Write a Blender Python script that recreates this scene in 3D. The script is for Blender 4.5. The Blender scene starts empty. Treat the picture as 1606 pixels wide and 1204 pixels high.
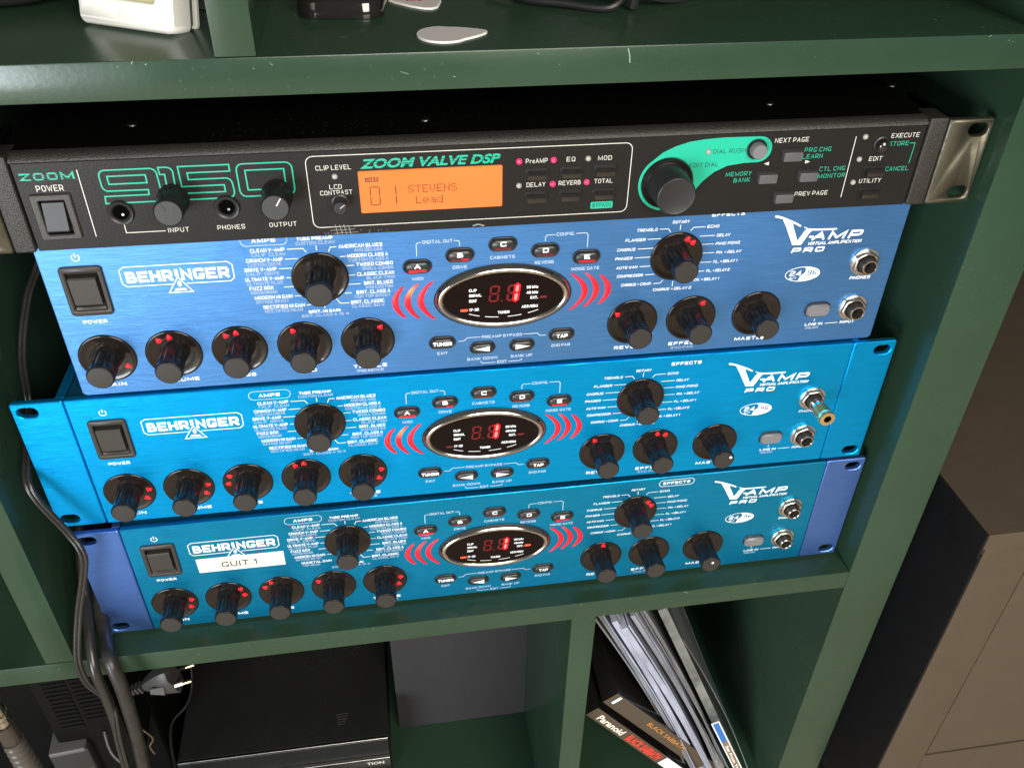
import bpy, bmesh, math, random
from mathutils import Vector, Matrix
from mathutils.geometry import tessellate_polygon
random.seed(7)
S = 0.001                                   # everything below is written in millimetres
scn = bpy.context.scene
COL = scn.collection
pi = math.pi

# ------------------------------------------------------------------ camera
RX, RY, RZ = -0.6423, -0.1646, -0.0181
Rx = Matrix.Rotation(RX, 3, 'X')
Rr = Matrix.Rotation(RY, 3, 'Z')
Rl = Matrix.Rotation(RZ, 3, 'Y')
Rm = None
def _camrot():
    a, b, c = RX, RY, RZ
    X = Matrix(((1,0,0),(0,math.cos(a),-math.sin(a)),(0,math.sin(a),math.cos(a))))
    Z = Matrix(((math.cos(b),-math.sin(b),0),(math.sin(b),math.cos(b),0),(0,0,1)))
    L = Matrix(((math.cos(c),0,math.sin(c)),(0,1,0),(-math.sin(c),0,math.cos(c))))
    R = Z @ X @ L
    r, f, u = R.col[0], R.col[1], R.col[2]
    return Matrix((( r[0], u[0], -f[0]), (r[1], u[1], -f[1]), (r[2], u[2], -f[2])))
cd = bpy.data.cameras.new('camera')
cam = bpy.data.objects.new('camera', cd); COL.objects.link(cam)
cam.matrix_world = Matrix.Translation(Vector((189.37, -378.63, 457.21))*S) @ _camrot().to_4x4()
cd.sensor_width = 36; cd.lens = 1371.66/1606*36
cd.clip_start = 0.01; cd.clip_end = 50
scn.camera = cam
# ------------------------------------------------------------------ world, lamps, exposure
w = bpy.data.worlds.new('World'); scn.world = w; w.use_nodes = True
bg = w.node_tree.nodes['Background']
bg.inputs[0].default_value = (0.93, 0.97, 1.0, 1); bg.inputs[1].default_value = 0.13
def area(name, loc, target, sx, sy, power, col):
    l = bpy.data.lights.new(name, 'AREA'); l.shape = 'RECTANGLE'
    l.size = sx; l.size_y = sy; l.energy = power; l.color = col
    o = bpy.data.objects.new(name, l); COL.objects.link(o)
    o.location = loc
    o.rotation_euler = (Vector(target)-Vector(loc)).to_track_quat('-Z', 'Y').to_euler()
    return o
area('window_light', (-0.95, -1.75, 0.05), (0.1, 0, 0.0), 0.8, 0.8, 46, (0.88, 0.95, 1.0))
area('room_light', (0.60, -1.65, 0.95), (0.25, 0, 0.1), 1.0, 0.8, 46, (1.0, 0.93, 0.80))
scn.view_settings.view_transform = 'Standard'; scn.view_settings.look = 'None'
scn.view_settings.exposure = 0.0; scn.view_settings.gamma = 1
try:
    scn.cycles.use_denoising = True
    scn.cycles.max_bounces = 8
except Exception: pass

# ------------------------------------------------------------------ materials
MATS = {}
def mat(name, col=(0.5,0.5,0.5), rough=0.5, metal=0.0, coat=0.0, emit=None, es=0.0, spec=0.5,
        trans=0.0, alpha=1.0, var=0.0, vscale=(40,40,40), bump=0.0, bscale=(300,300,300), rvar=0.0,
        dust=0.0, dcol=(0.35,0.38,0.34), ior=1.45, coatr=0.1, aniso=0.0):
    if name in MATS: return MATS[name]
    m = bpy.data.materials.new(name); m.use_nodes = True
    nt = m.node_tree; N = nt.nodes; Lk = nt.links
    b = N['Principled BSDF']
    b.inputs['Base Color'].default_value = (*col, 1)
    b.inputs['Roughness'].default_value = rough
    b.inputs['Metallic'].default_value = metal
    b.inputs['Coat Weight'].default_value = coat
    b.inputs['Coat Roughness'].default_value = coatr
    b.inputs['IOR'].default_value = ior
    b.inputs['Specular IOR Level'].default_value = spec
    b.inputs['Transmission Weight'].default_value = trans
    b.inputs['Alpha'].default_value = alpha
    b.inputs['Anisotropic'].default_value = aniso
    if emit:
        b.inputs['Emission Color'].default_value = (*emit, 1); b.inputs['Emission Strength'].default_value = es
    tc = N.new('ShaderNodeTexCoord')
    def noise(scale, detail=4):
        mp = N.new('ShaderNodeMapping'); mp.inputs['Scale'].default_value = scale
        Lk.new(tc.outputs['Object'], mp.inputs['Vector'])
        n = N.new('ShaderNodeTexNoise'); n.inputs['Scale'].default_value = 1; n.inputs['Detail'].default_value = detail
        Lk.new(mp.outputs[0], n.inputs['Vector']); return n
    def rng(src, lo, hi, a=0.3, c=0.7):
        r = N.new('ShaderNodeMapRange'); r.inputs['From Min'].default_value = a; r.inputs['From Max'].default_value = c
        r.inputs['To Min'].default_value = lo; r.inputs['To Max'].default_value = hi
        Lk.new(src, r.inputs['Value']); return r.outputs['Result']
    colsock = None
    if var:
        n = noise(vscale)
        mx = N.new('ShaderNodeMix'); mx.data_type = 'RGBA'
        mx.inputs['A'].default_value = (*[c*(1-var) for c in col], 1)
        mx.inputs['B'].default_value = (*[min(1, c*(1+var)) for c in col], 1)
        Lk.new(rng(n.outputs['Fac'], 0, 1), mx.inputs['Factor']); colsock = mx.outputs['Result']
    if dust:
        v = N.new('ShaderNodeTexVoronoi'); v.inputs['Scale'].default_value = 260; v.inputs['Randomness'].default_value = 1
        Lk.new(tc.outputs['Object'], v.inputs['Vector'])
        n2 = noise((14,14,14), 5)
        n3 = noise((900,130,500), 2)
        a = rng(v.outputs['Distance'], 1, 0, 0.10, 0.2)
        c = rng(n2.outputs['Fac'], 0, 1, 0.5, 0.66)
        k = N.new('ShaderNodeMath'); k.operation = 'MULTIPLY'; Lk.new(a, k.inputs[0]); Lk.new(c, k.inputs[1])
        s = rng(n3.outputs['Fac'], 0, 0.5, 0.66, 0.8)
        k2 = N.new('ShaderNodeMath'); k2.operation = 'ADD'; Lk.new(k.outputs[0], k2.inputs[0]); Lk.new(s, k2.inputs[1])
        k3 = N.new('ShaderNodeMath'); k3.operation = 'MULTIPLY'; k3.use_clamp = True
        Lk.new(k2.outputs[0], k3.inputs[0]); k3.inputs[1].default_value = dust
        mx = N.new('ShaderNodeMix'); mx.data_type = 'RGBA'
        if colsock: Lk.new(colsock, mx.inputs['A'])
        else: mx.inputs['A'].default_value = (*col, 1)
        mx.inputs['B'].default_value = (*dcol, 1)
        Lk.new(k3.outputs[0], mx.inputs['Factor']); colsock = mx.outputs['Result']
    if colsock: Lk.new(colsock, b.inputs['Base Color'])
    if rvar:
        n = noise((9,9,9), 6)
        Lk.new(rng(n.outputs['Fac'], max(0, rough-rvar), min(1, rough+rvar)), b.inputs['Roughness'])
    if bump:
        n = noise(bscale, 3)
        bp = N.new('ShaderNodeBump'); bp.inputs['Strength'].default_value = bump; bp.inputs['Distance'].default_value = 0.0004
        Lk.new(n.outputs['Fac'], bp.inputs['Height']); Lk.new(bp.outputs[0], b.inputs['Normal'])
    MATS[name] = m
    return m
def brushed(name, col, rough=0.36):
    return mat(name, col, rough=rough, metal=0.85, var=0.16, vscale=(45, 45, 2600), bump=0.25, bscale=(60, 60, 5200), rvar=0.10, aniso=0.4)
PAINT = mat('green_paint', (0.020, 0.046, 0.027), rough=0.25, var=0.10, vscale=(9,9,9), bump=0.08, bscale=(420,420,420), rvar=0.09, dust=0.14, dcol=(0.16,0.21,0.17))
BL_A = brushed('anodised_cobalt', (0.085, 0.26, 0.62))
BL_B = brushed('anodised_azure', (0.0, 0.37, 0.86))
BL_C = brushed('anodised_teal', (0.006, 0.28, 0.56))
BL_E = brushed('anodised_violet_blue', (0.10, 0.22, 0.64))
LID = mat('lid_teal_steel', (0.01, 0.10, 0.20), rough=0.3, metal=0.6, rvar=0.1)
WHITE = mat('white_ink', (0.80, 0.84, 0.88), rough=0.5)
GREYI = mat('grey_ink', (0.38, 0.45, 0.58), rough=0.5)
GREYI2 = mat('pale_grey_ink', (0.50, 0.60, 0.74), rough=0.5)
CREAM = mat('cream_ink', (0.62, 0.60, 0.56), rough=0.5)
GREEN = mat('mint_ink', (0.008, 0.38, 0.25), rough=0.45)
BLK = mat('black_plastic', (0.018, 0.018, 0.019), rough=0.38, rvar=0.06)
BLKG = mat('black_gloss', (0.012, 0.011, 0.010), rough=0.09, coat=0.6, coatr=0.04)
BLKM = mat('black_matt', (0.022, 0.021, 0.020), rough=0.62, bump=0.2, bscale=(900,900,900))
KNOBM = mat('knob_black', (0.014, 0.014, 0.016), rough=0.24, rvar=0.04, spec=0.15)
CAPM = mat('knob_cap_grey', (0.024, 0.022, 0.021), rough=0.42, bump=0.15, bscale=(1500,1500,1500))
SKIRT = mat('smoked_skirt', (0.012, 0.009, 0.008), rough=0.08, spec=0.42)
SWM = mat('switch_black', (0.032, 0.029, 0.026), rough=0.42, bump=0.25, bscale=(1500,1500,1500))
SWD = mat('switch_dark', (0.008, 0.008, 0.008), rough=0.5)
RUB = mat('rubber_button', (0.022, 0.022, 0.022), rough=0.33)
CHROME = mat('chrome', (0.52, 0.49, 0.45), rough=0.13, metal=1.0, rvar=0.04)
NUT = mat('nickel_nut', (0.62, 0.56, 0.48), rough=0.30, metal=1.0, rvar=0.08)
THRD = mat('dark_thread', (0.06, 0.055, 0.05), rough=0.35, metal=0.6)
VOID = mat('dark_hole', (0.002, 0.002, 0.002), rough=0.9, spec=0.0)
LENS = mat('display_lens', (0.006, 0.003, 0.003), rough=0.07, spec=0.12)
GOLD = mat('gold_plate', (0.86, 0.66, 0.34), rough=0.30, metal=1.0, rvar=0.06)
REDL = mat('red_led', (0.22, 0.0, 0.004), rough=0.4, emit=(1, 0.005, 0.012), es=3.6)
REDD = mat('red_led_dim', (0.16, 0.004, 0.006), rough=0.4, emit=(1, 0.01, 0.02), es=0.16)
REDO = mat('red_led_off', (0.10, 0.01, 0.015), rough=0.4, emit=(1, 0.01, 0.02), es=0.03)
HOT = mat('hot_segment', (0.6, 0.1, 0.1), rough=0.4, emit=(1, 0.05, 0.05), es=4.5)
HOTB = mat('hot_bar', (0.5, 0.05, 0.02), rough=0.4, emit=(1, 0.045, 0.012), es=3.0)
REDG = mat('red_glow', (0.4, 0.0, 0.01), rough=0.4, emit=(1, 0.0, 0.004), es=0.7)
SEGO = mat('unlit_segment', (0.10, 0.003, 0.005), rough=0.3, emit=(1, 0.0, 0.01), es=0.055)
PINK = mat('pink_led', (0.7, 0.02, 0.08), rough=0.3, emit=(1, 0.03, 0.12), es=1.3)
LEDO = mat('grey_led', (0.33, 0.31, 0.29), rough=0.3)
GRB = mat('grey_button', (0.15, 0.15, 0.16), rough=0.35, rvar=0.05)
ZPAN = mat('charcoal_panel', (0.011, 0.010, 0.0095), rough=0.42, spec=0.25, bump=0.25, bscale=(1200,1200,1200), rvar=0.08)
ZTRIM = mat('charcoal_trim', (0.022, 0.020, 0.018), rough=0.4, bump=0.9, bscale=(1500,1500,1500), var=0.5, vscale=(1500,1500,1500))
ZLID = mat('black_lid', (0.0025, 0.0025, 0.0025), rough=0.8, spec=0.0, dust=0.03)
EARM = mat('olive_metal', (0.11, 0.105, 0.08), rough=0.42, metal=0.9, rvar=0.1, var=0.25, vscale=(60,60,60), bump=0.4, bscale=(180,180,180))
WEAR = mat('bare_metal', (0.5, 0.5, 0.48), rough=0.3, metal=1)
LCDI = mat('lcd_ink', (0.10, 0.018, 0.006), rough=0.6, emit=(0.40, 0.06, 0.01), es=0.12)
STICK = mat('label_paper', (0.62, 0.60, 0.54), rough=0.55, var=0.03)
TEXTB = mat('black_ink', (0.02, 0.02, 0.02), rough=0.6)
PICK = mat('pearl_plastic', (0.74, 0.70, 0.70), rough=0.3)
PICKE = mat('pick_edge', (0.85, 0.85, 0.83), rough=0.3)
REDI = mat('red_ink', (0.55, 0.05, 0.02), rough=0.5)
THERM = mat('white_plastic', (0.80, 0.80, 0.77), rough=0.3, var=0.02)
CABLE = mat('cable_rubber', (0.020, 0.019, 0.018), rough=0.24, rvar=0.06, bump=0.15, bscale=(500,500,500))
CABLE2 = mat('cable_rubber_worn', (0.020, 0.019, 0.018), rough=0.33, rvar=0.1, bump=0.5, bscale=(700,700,300), var=0.3, vscale=(200,200,90))
BROWN = mat('brown_laminate', (0.066, 0.048, 0.033), rough=0.42, bump=0.3, bscale=(500,500,500), rvar=0.05, var=0.05)
BRDARK = mat('dark_side', (0.006, 0.006, 0.007), rough=0.6, spec=0.25)
GREYF = mat('grey_cloth', (0.019, 0.018, 0.020), rough=0.85, bump=0.8, bscale=(900,900,900), var=0.15, vscale=(700,700,700))
DEV = mat('speckled_black', (0.010, 0.010, 0.010), rough=0.42, rvar=0.12, dust=0.28, dcol=(0.10,0.10,0.10))
GPLUG = mat('grey_rubber', (0.040, 0.040, 0.040), rough=0.45)
WALL = mat('wall_shadow_grey', (0.06, 0.06, 0.06), rough=0.9)
FLOORM = mat('floor_wood', (0.48, 0.38, 0.27), rough=0.45, var=0.15, vscale=(3,20,3))

# sound wave lights: red plastic lit from behind by one LED, so a hot spot shows where the LED sits
def wave_mat(nm, hotcol, top, lo):
    m = bpy.data.materials.new(nm); m.use_nodes = True
    N = m.node_tree.nodes; L = m.node_tree.links; b = N['Principled BSDF']
    b.inputs['Base Color'].default_value = (0.28, 0.004, 0.01, 1); b.inputs['Roughness'].default_value = 0.4
    g = N.new('ShaderNodeTexCoord'); vm = N.new('ShaderNodeVectorMath'); vm.operation = 'LENGTH'
    L.new(g.outputs['Object'], vm.inputs[0])
    r = N.new('ShaderNodeMapRange'); r.inputs['From Min'].default_value = 0.0008; r.inputs['From Max'].default_value = 0.0055
    r.inputs['To Min'].default_value = 1; r.inputs['To Max'].default_value = 0
    L.new(vm.outputs['Value'], r.inputs['Value'])
    mx = N.new('ShaderNodeMix'); mx.data_type = 'RGBA'
    mx.inputs['A'].default_value = (0.95, 0.004, 0.018, 1); mx.inputs['B'].default_value = (*hotcol, 1)
    L.new(r.outputs[0], mx.inputs['Factor']); L.new(mx.outputs['Result'], b.inputs['Emission Color'])
    r2 = N.new('ShaderNodeMapRange'); r2.inputs['From Min'].default_value = 0.002; r2.inputs['From Max'].default_value = 0.024
    r2.inputs['To Min'].default_value = top; r2.inputs['To Max'].default_value = lo
    L.new(vm.outputs['Value'], r2.inputs['Value']); L.new(r2.outputs[0], b.inputs['Emission Strength'])
    return m
WAVE = wave_mat('wave_light_hot', (1.0, 0.33, 0.10), 1.35, 0.30)
WAVE2 = wave_mat('wave_light_warm', (1.0, 0.07, 0.05), 1.15, 0.35)
WAVE0 = wave_mat('wave_light_red', (1.0, 0.015, 0.035), 1.2, 0.32)
def lcd_mat():
    m = bpy.data.materials.new('lcd_orange'); m.use_nodes = True
    N = m.node_tree.nodes; L = m.node_tree.links; b = N['Principled BSDF']
    b.inputs['Base Color'].default_value = (0.25, 0.06, 0.015, 1); b.inputs['Roughness'].default_value = 0.25
    g = N.new('ShaderNodeTexCoord'); n = N.new('ShaderNodeTexNoise'); n.inputs['Scale'].default_value = 28; n.inputs['Detail'].default_value = 1
    L.new(g.outputs['Object'], n.inputs['Vector'])
    mx = N.new('ShaderNodeMix'); mx.data_type = 'RGBA'
    mx.inputs['A'].default_value = (1.0, 0.18, 0.03, 1); mx.inputs['B'].default_value = (1.0, 0.30, 0.07, 1)
    L.new(n.outputs['Fac'], mx.inputs['Factor']); L.new(mx.outputs['Result'], b.inputs['Emission Color'])
    b.inputs['Emission Strength'].default_value = 0.92
    return m
LCD = lcd_mat()

# ------------------------------------------------------------------ mesh helpers
class G:
    def __init__(s): s.v = []; s.f = []
    def add(s, v, f):
        o = len(s.v); s.v += [tuple(p) for p in v]; s.f += [tuple(i+o for i in q) for q in f]; return s
    def xf(s, fn): s.v = [fn(p) for p in s.v]; return s
    def box(s, x0, x1, y0, y1, z0, z1, b=0.0, seg=1):
        bm = bmesh.new(); bmesh.ops.create_cube(bm, size=1)
        for v in bm.verts:
            v.co = ((x0+x1)/2 + v.co.x*(x1-x0), (y0+y1)/2 + v.co.y*(y1-y0), (z0+z1)/2 + v.co.z*(z1-z0))
        if b > 0: bmesh.ops.bevel(bm, geom=bm.edges[:], offset=b, segments=seg, affect='EDGES', profile=0.6)
        bm.verts.index_update()
        s.add([tuple(v.co) for v in bm.verts], [[v.index for v in f.verts] for f in bm.faces]); bm.free(); return s
    def plate(s, outer, holes=(), y0=0.0, y1=3.0, bev=0.0):
        def area2(c): return sum(c[i][0]*c[(i+1)%len(c)][1]-c[(i+1)%len(c)][0]*c[i][1] for i in range(len(c)))
        loops = []
        c = list(outer);  c = c if area2(c) > 0 else c[::-1]; loops.append(c)
        for h in holes:
            h = list(h); loops.append(h if area2(h) < 0 else h[::-1])
        tops = [offs(l, bev) if bev else l for l in loops]
        allt = [p for l in tops for p in l]
        tri = tessellate_polygon([[Vector((p[0], p[1], 0)) for p in l] for l in tops])
        s.add([(p[0], y0, p[1]) for p in allt], tri)
        tri2 = tessellate_polygon([[Vector((p[0], p[1], 0)) for p in l] for l in loops])
        s.add([(p[0], y1, p[1]) for l in loops for p in l], tri2)
        for t, l in zip(tops, loops):
            n = len(l); v = [(p[0], y0, p[1]) for p in t]
            if bev: v += [(p[0], y0+bev, p[1]) for p in l]
            v += [(p[0], y1, p[1]) for p in l]
            k = len(v)//n; f = []
            for r in range(k-1):
                for i in range(n):
                    j = (i+1) % n; f.append((r*n+i, r*n+j, (r+1)*n+j, (r+1)*n+i))
            s.add(v, f)
        return s
    def flat(s, poly, y=0.0, holes=()):
        ls = [poly]+list(holes)
        tri = tessellate_polygon([[Vector((p[0], p[1], 0)) for p in l] for l in ls])
        return s.add([(p[0], y, p[1]) for l in ls for p in l], tri)
    def ribbon(s, pts, wd, y=0.0, closed=False):
        n = len(pts); L = []; R_ = []
        for i in range(n):
            a = pts[i-1] if (i > 0 or closed) else None
            c = pts[(i+1) % n] if (i < n-1 or closed) else None
            p = pts[i]
            d1 = _n(p[0]-a[0], p[1]-a[1]) if a else None
            d2 = _n(c[0]-p[0], c[1]-p[1]) if c else None
            d1 = d1 or d2; d2 = d2 or d1
            nx, nz = -(d1[1]+d2[1]), d1[0]+d2[0]
            q = math.hypot(nx, nz) or 1; nx /= q; nz /= q
            m = 1/max(0.45, nx*-d1[1]+nz*d1[0])
            L.append((p[0]+nx*wd/2*m, y, p[1]+nz*wd/2*m)); R_.append((p[0]-nx*wd/2*m, y, p[1]-nz*wd/2*m))
        f = []
        for i in range(n if closed else n-1):
            j = (i+1) % n; f.append((i, j, n+j, n+i))
        return s.add(L+R_, f)
    def lathe(s, prof, n=32, cx=0, cz=0, fl=None):
        v = []; f = []
        for (r, y) in prof:
            for i in range(n):
                a = 2*pi*i/n; rr = r*(fl(a, y) if fl else 1)
                v.append((cx+rr*math.cos(a), y, cz+rr*math.sin(a)))
        for k in range(len(prof)-1):
            for i in range(n):
                j = (i+1) % n; f.append((k*n+i, k*n+j, (k+1)*n+j, (k+1)*n+i))
        if prof[-1][0] > 1e-6: f.append(tuple((len(prof)-1)*n+i for i in range(n)))
        if prof[0][0] > 1e-6 and prof[0][1] != prof[-1][1]: pass
        return s.add(v, f)
    def tube(s, pts, r, n=12, sub=6, cap=True, rf=None):
        P = catmull([Vector(p) for p in pts], sub) if sub > 1 else [Vector(p) for p in pts]
        T = [(P[min(i+1, len(P)-1)]-P[max(i-1, 0)]).normalized() for i in range(len(P))]
        up = Vector((0, 0, 1)) if abs(T[0].z) < 0.9 else Vector((1, 0, 0))
        N_ = (up - T[0]*up.dot(T[0])).normalized(); v = []; f = []
        for i, p in enumerate(P):
            N_ = (N_ - T[i]*N_.dot(T[i])).normalized(); B = T[i].cross(N_)
            rr = rf(i/(len(P)-1)) if rf else r
            for k in range(n):
                a = 2*pi*k/n; v.append(tuple(p + N_*math.cos(a)*rr + B*math.sin(a)*rr))
        for i in range(len(P)-1):
            for k in range(n):
                j = (k+1) % n; f.append((i*n+k, i*n+j, (i+1)*n+j, (i+1)*n+k))
        if cap: f += [tuple(range(n)), tuple((len(P)-1)*n+k for k in range(n))]
        return s.add(v, f)
    def mesh(s, name, smooth=35):
        me = bpy.data.meshes.new(name)
        me.from_pydata([(a*S, b*S, c*S) for a, b, c in s.v], [], s.f)
        bm = bmesh.new(); bm.from_mesh(me)
        bmesh.ops.remove_doubles(bm, verts=bm.verts[:], dist=1e-7)
        bmesh.ops.recalc_face_normals(bm, faces=bm.faces[:]); bm.to_mesh(me); bm.free()
        if smooth:
            me.polygons.foreach_set('use_smooth', [True]*len(me.polygons))
            me.set_sharp_from_angle(angle=math.radians(smooth))
        return me
    def obj(s, name, m, parent=None, loc=(0,0,0), rot=None, smooth=35, **props):
        return put(s.mesh(name, smooth), name, m, parent, loc, rot, **props)
def _n(x, y):
    q = math.hypot(x, y)
    return (x/q, y/q) if q > 1e-9 else None
def put(me, name, m, parent=None, loc=(0,0,0), rot=None, **props):
    if not me.materials: me.materials.append(m)
    o = bpy.data.objects.new(name, me); COL.objects.link(o)
    if me.materials[0] is not m:
        o.material_slots[0].link = 'OBJECT'; o.material_slots[0].material = m
    o.location = Vector(loc)*S
    if rot: o.rotation_euler = rot
    if parent: o.parent = parent
    for k, v in props.items(): o[k] = v
    return o
def empty(name, loc, label, cat, rz=0, group=None, rot=None):
    o = bpy.data.objects.new(name, None); COL.objects.link(o); o.empty_display_size = 0.02
    o.location = Vector(loc)*S; o.rotation_euler = rot or (0, 0, rz)
    o['label'] = label; o['category'] = cat
    if group: o['group'] = group
    return o
def offs(l, d):
    n = len(l); out = []
    for i in range(n):
        a, p, c = l[i-1], l[i], l[(i+1) % n]
        d1 = _n(p[0]-a[0], p[1]-a[1]) or _n(c[0]-p[0], c[1]-p[1]); d2 = _n(c[0]-p[0], c[1]-p[1]) or d1
        nx, nz = -(d1[1]+d2[1]), d1[0]+d2[0]; q = math.hypot(nx, nz) or 1; nx /= q; nz /= q
        m = 1/max(0.5, nx*-d1[1]+nz*d1[0])
        out.append((p[0]+nx*d*m, p[1]+nz*d*m))
    return out
def catmull(P, sub):
    out = []
    for i in range(len(P)-1):
        p0, p1, p2, p3 = P[max(i-1, 0)], P[i], P[i+1], P[min(i+2, len(P)-1)]
        for k in range(sub):
            t = k/sub
            out.append(0.5*((2*p1)+(p2-p0)*t+(2*p0-5*p1+4*p2-p3)*t*t+(3*p1-p0-3*p2+p3)*t**3))
    return out+[P[-1]]
def arc(cx, cz, r, a0, a1, n, rz=None):
    rz = rz or r
    return [(cx+r*math.cos(a0+(a1-a0)*i/n), cz+rz*math.sin(a0+(a1-a0)*i/n)) for i in range(n+1)]
def circle(cx, cz, r, n=32, rz=None): return arc(cx, cz, r, 0, 2*pi, n, rz)[:-1]
def rrect(x0, x1, z0, z1, r, n=5):
    return (arc(x1-r, z1-r, r, 0, pi/2, n)+arc(x0+r, z1-r, r, pi/2, pi, n)+arc(x0+r, z0+r, r, pi, 1.5*pi, n)+arc(x1-r, z0+r, r, 1.5*pi, 2*pi, n))
def stad(cx, cz, wd, h, n=8): return rrect(cx-wd/2, cx+wd/2, cz-h/2, cz+h/2, h/2-0.01, n)
GL = {'A': '00 38s 60|13 53', 'B': '00 08|08 58 54 04|04 64 60 00', 'C': '67 68 08 00 60 61', 'D': '00 08|08 68 60 00', 'E': '68 08s 00s 60|14 54', 'F': '68 08s 00|14 54', 'G': '67 68 08 00 60 63s 43',
 'H': '00 08|60 68|04 64', 'I': '00 08', 'J': '68 60 00 02', 'K': '00 08|68 14s 60|04 14', 'L': '08 00s 60', 'M': '00 08s 41s 88s 80', 'N': '00 08s 60s 68', 'O': '00 08 68 60@', 'P': '00 08|08 68 63 03',
 'Q': '00 08 68 60@|42 60', 'R': '00 08|08 68 63 03|33 60', 'S': '67 68 08 04 64 60 00 01', 'T': '08 68|38 30', 'U': '08 00 60 68', 'V': '08 30s 68', 'W': '08 20s 46s 60s 88', 'X': '00 68|08 60', 'Y': '08 34s 68|34 30',
 'Z': '08 68s 00s 60', '0': '00 08 68 60@', '1': '06 28s 20', '2': '07 08 68 64 04 00s 60', '3': '08 68 60 00|24 64', '4': '50 58s 02s 62', '5': '68 08s 04s 64 60 00', '6': '68 08 00 60 64 04', '7': '08 68s 20',
 '8': '00 08 68 60@|04 64', '9': '64 04 08 68 60 00', '.': '00 01', '+': '14 54|32 36', '-': '04 44', '/': '00 48', '(': '28 06 02 20', ')': '08 26 22 00', 'k': '00 08|45 03s 40', 'z': '05 45s 00s 40',
 'e': '03 43 45 05 00 40', 'r': '00 05|03 05 35'}
def rounded(pts, sharp, r, closed):
    n = len(pts); out = []
    for i, p in enumerate(pts):
        if sharp[i] or (not closed and i in (0, n-1)): out.append(p); continue
        a = pts[i-1]; c = pts[(i+1) % n]
        la = math.hypot(a[0]-p[0], a[1]-p[1]); lc = math.hypot(c[0]-p[0], c[1]-p[1]); rr = min(r, la*0.49, lc*0.49)
        q0 = (p[0]+(a[0]-p[0])/la*rr, p[1]+(a[1]-p[1])/la*rr); q1 = (p[0]+(c[0]-p[0])/lc*rr, p[1]+(c[1]-p[1])/lc*rr)
        for t in (0, 0.33, 0.67, 1):
            out.append(((1-t)**2*q0[0]+2*t*(1-t)*p[0]+t*t*q1[0], (1-t)**2*q0[1]+2*t*(1-t)*p[1]+t*t*q1[1]))
    return out
def stext(g, s, x0, x1, z0, z1, y=0.0, wt=0.18, r=0.2, shear=0.0, gap=3.5):
    """square cut lettering drawn with strokes, fitted into x0..x1, z0..z1"""
    h = z1-z0; wd = wt*h; tot = 0; lay = []
    for ch in s:
        if ch == ' ': tot += 3.2; continue
        st = [q for q in GL[ch].split('|')]
        wdt = max(int(t[0]) for q in st for t in q.replace('@', '').split())
        lay.append((st, tot)); tot += wdt+gap
    tot -= gap; kx = (x1-x0-wd-abs(shear)*h)/max(tot, 0.001); kz = (h-wd)/8; nst = 0
    for st, off in lay:
        for q in st:
            cl = q.endswith('@'); q = q.replace('@', ''); tk = q.split()
            P = [(x0+wd/2+(off+int(t[0]))*kx+shear*(int(t[1])*kz), z0+wd/2+int(t[1])*kz) for t in tk]
            sh = [t.endswith('s') for t in tk]
            P = rounded(P, sh, r*h, cl)
            if not cl:      # square ends
                for (i, j) in ((0, 1), (-1, -2)):
                    d = _n(P[i][0]-P[j][0], P[i][1]-P[j][1])
                    if d: P[i] = (P[i][0]+d[0]*wd*0.45, P[i][1]+d[1]*wd*0.45)
            g.ribbon(P, wd, y-0.02*(nst % 4), cl); nst += 1
_tc = {}
def text(g, s, x0, x1, z0, z1, y=0.0, bold=0.02, shear=0.0, sp=1.0):
    """lettering fitted into the rectangle x0..x1, z0..z1 of the panel plane"""
    key = (s, bold, sp)
    if key not in _tc:
        cu = bpy.data.curves.new('t', 'FONT'); cu.body = s; cu.size = 1; cu.offset = bold; cu.resolution_u = 3
        cu.space_character = sp
        ob = bpy.data.objects.new('t', cu); me = bpy.data.meshes.new_from_object(ob)
        _tc[key] = ([tuple(v.co) for v in me.vertices], [tuple(p.vertices) for p in me.polygons])
        bpy.data.objects.remove(ob); bpy.data.curves.remove(cu); bpy.data.meshes.remove(me)
    v, f = _tc[key]
    a = min(p[0] for p in v); b = max(p[0] for p in v); c = min(p[1] for p in v); d = max(p[1] for p in v)
    wd = (x1-x0)-shear*(z1-z0)
    out = []
    for p in v:
        zz = (p[1]-c)/(d-c)*(z1-z0)
        out.append((x0+(p[0]-a)/(b-a)*wd+shear*zz, y, z0+zz))
    g.add(out, f)

# ------------------------------------------------------------------ bookcase (the green shelf unit)
SHY = -15.9; ZT = 337.3; ZTT = 352.7; DEEP = 390
bc = empty('bookcase', (0, 0, -392), 'dark green painted shelf unit holding all the rack gear', 'shelf unit')
def bpart(name, x0, x1, z0, z1, y0=SHY, y1=SHY+DEEP, b=0.7, **k):
    g = G().box(x0, x1, y0, y1, z0+392, z1+392, b, 2); return g.obj(name, PAINT, bc, smooth=50, **k)
bpart('shelf_board', -370, 487.4, -19.2, -3.0)
bpart('shelf_board', -370, 487.4, ZT, ZTT)
bpart('shelf_board', -370, 487.4, -370, -354)
bpart('side_panel', 487.55, 525.5, -392, 720)
bpart('divider', -35.2, -18.2, -2.9, 337.2, SHY+0.4)
bpart('divider', 293, 310, -353.9, -19.3, SHY+0.4)
bpart('divider', 129.6, 145.6, 352.8, 690, SHY+0.4)
g = G(); rs = random.Random(5)
for i in range(46):
    x = rs.uniform(-250, 480); z = rs.choice([ZTT-0.9-rs.random()*rs.random()*13, -3.9-rs.random()*rs.random()*13]); a = rs.uniform(0, 3.14); l = rs.uniform(0.2, 1.6)*(1 if i % 9 else 3)
    g.ribbon([(x, z+392), (x+math.cos(a)*l, z+392+math.sin(a)*l*0.6)], rs.uniform(0.12, 0.35), SHY-0.05)
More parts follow.
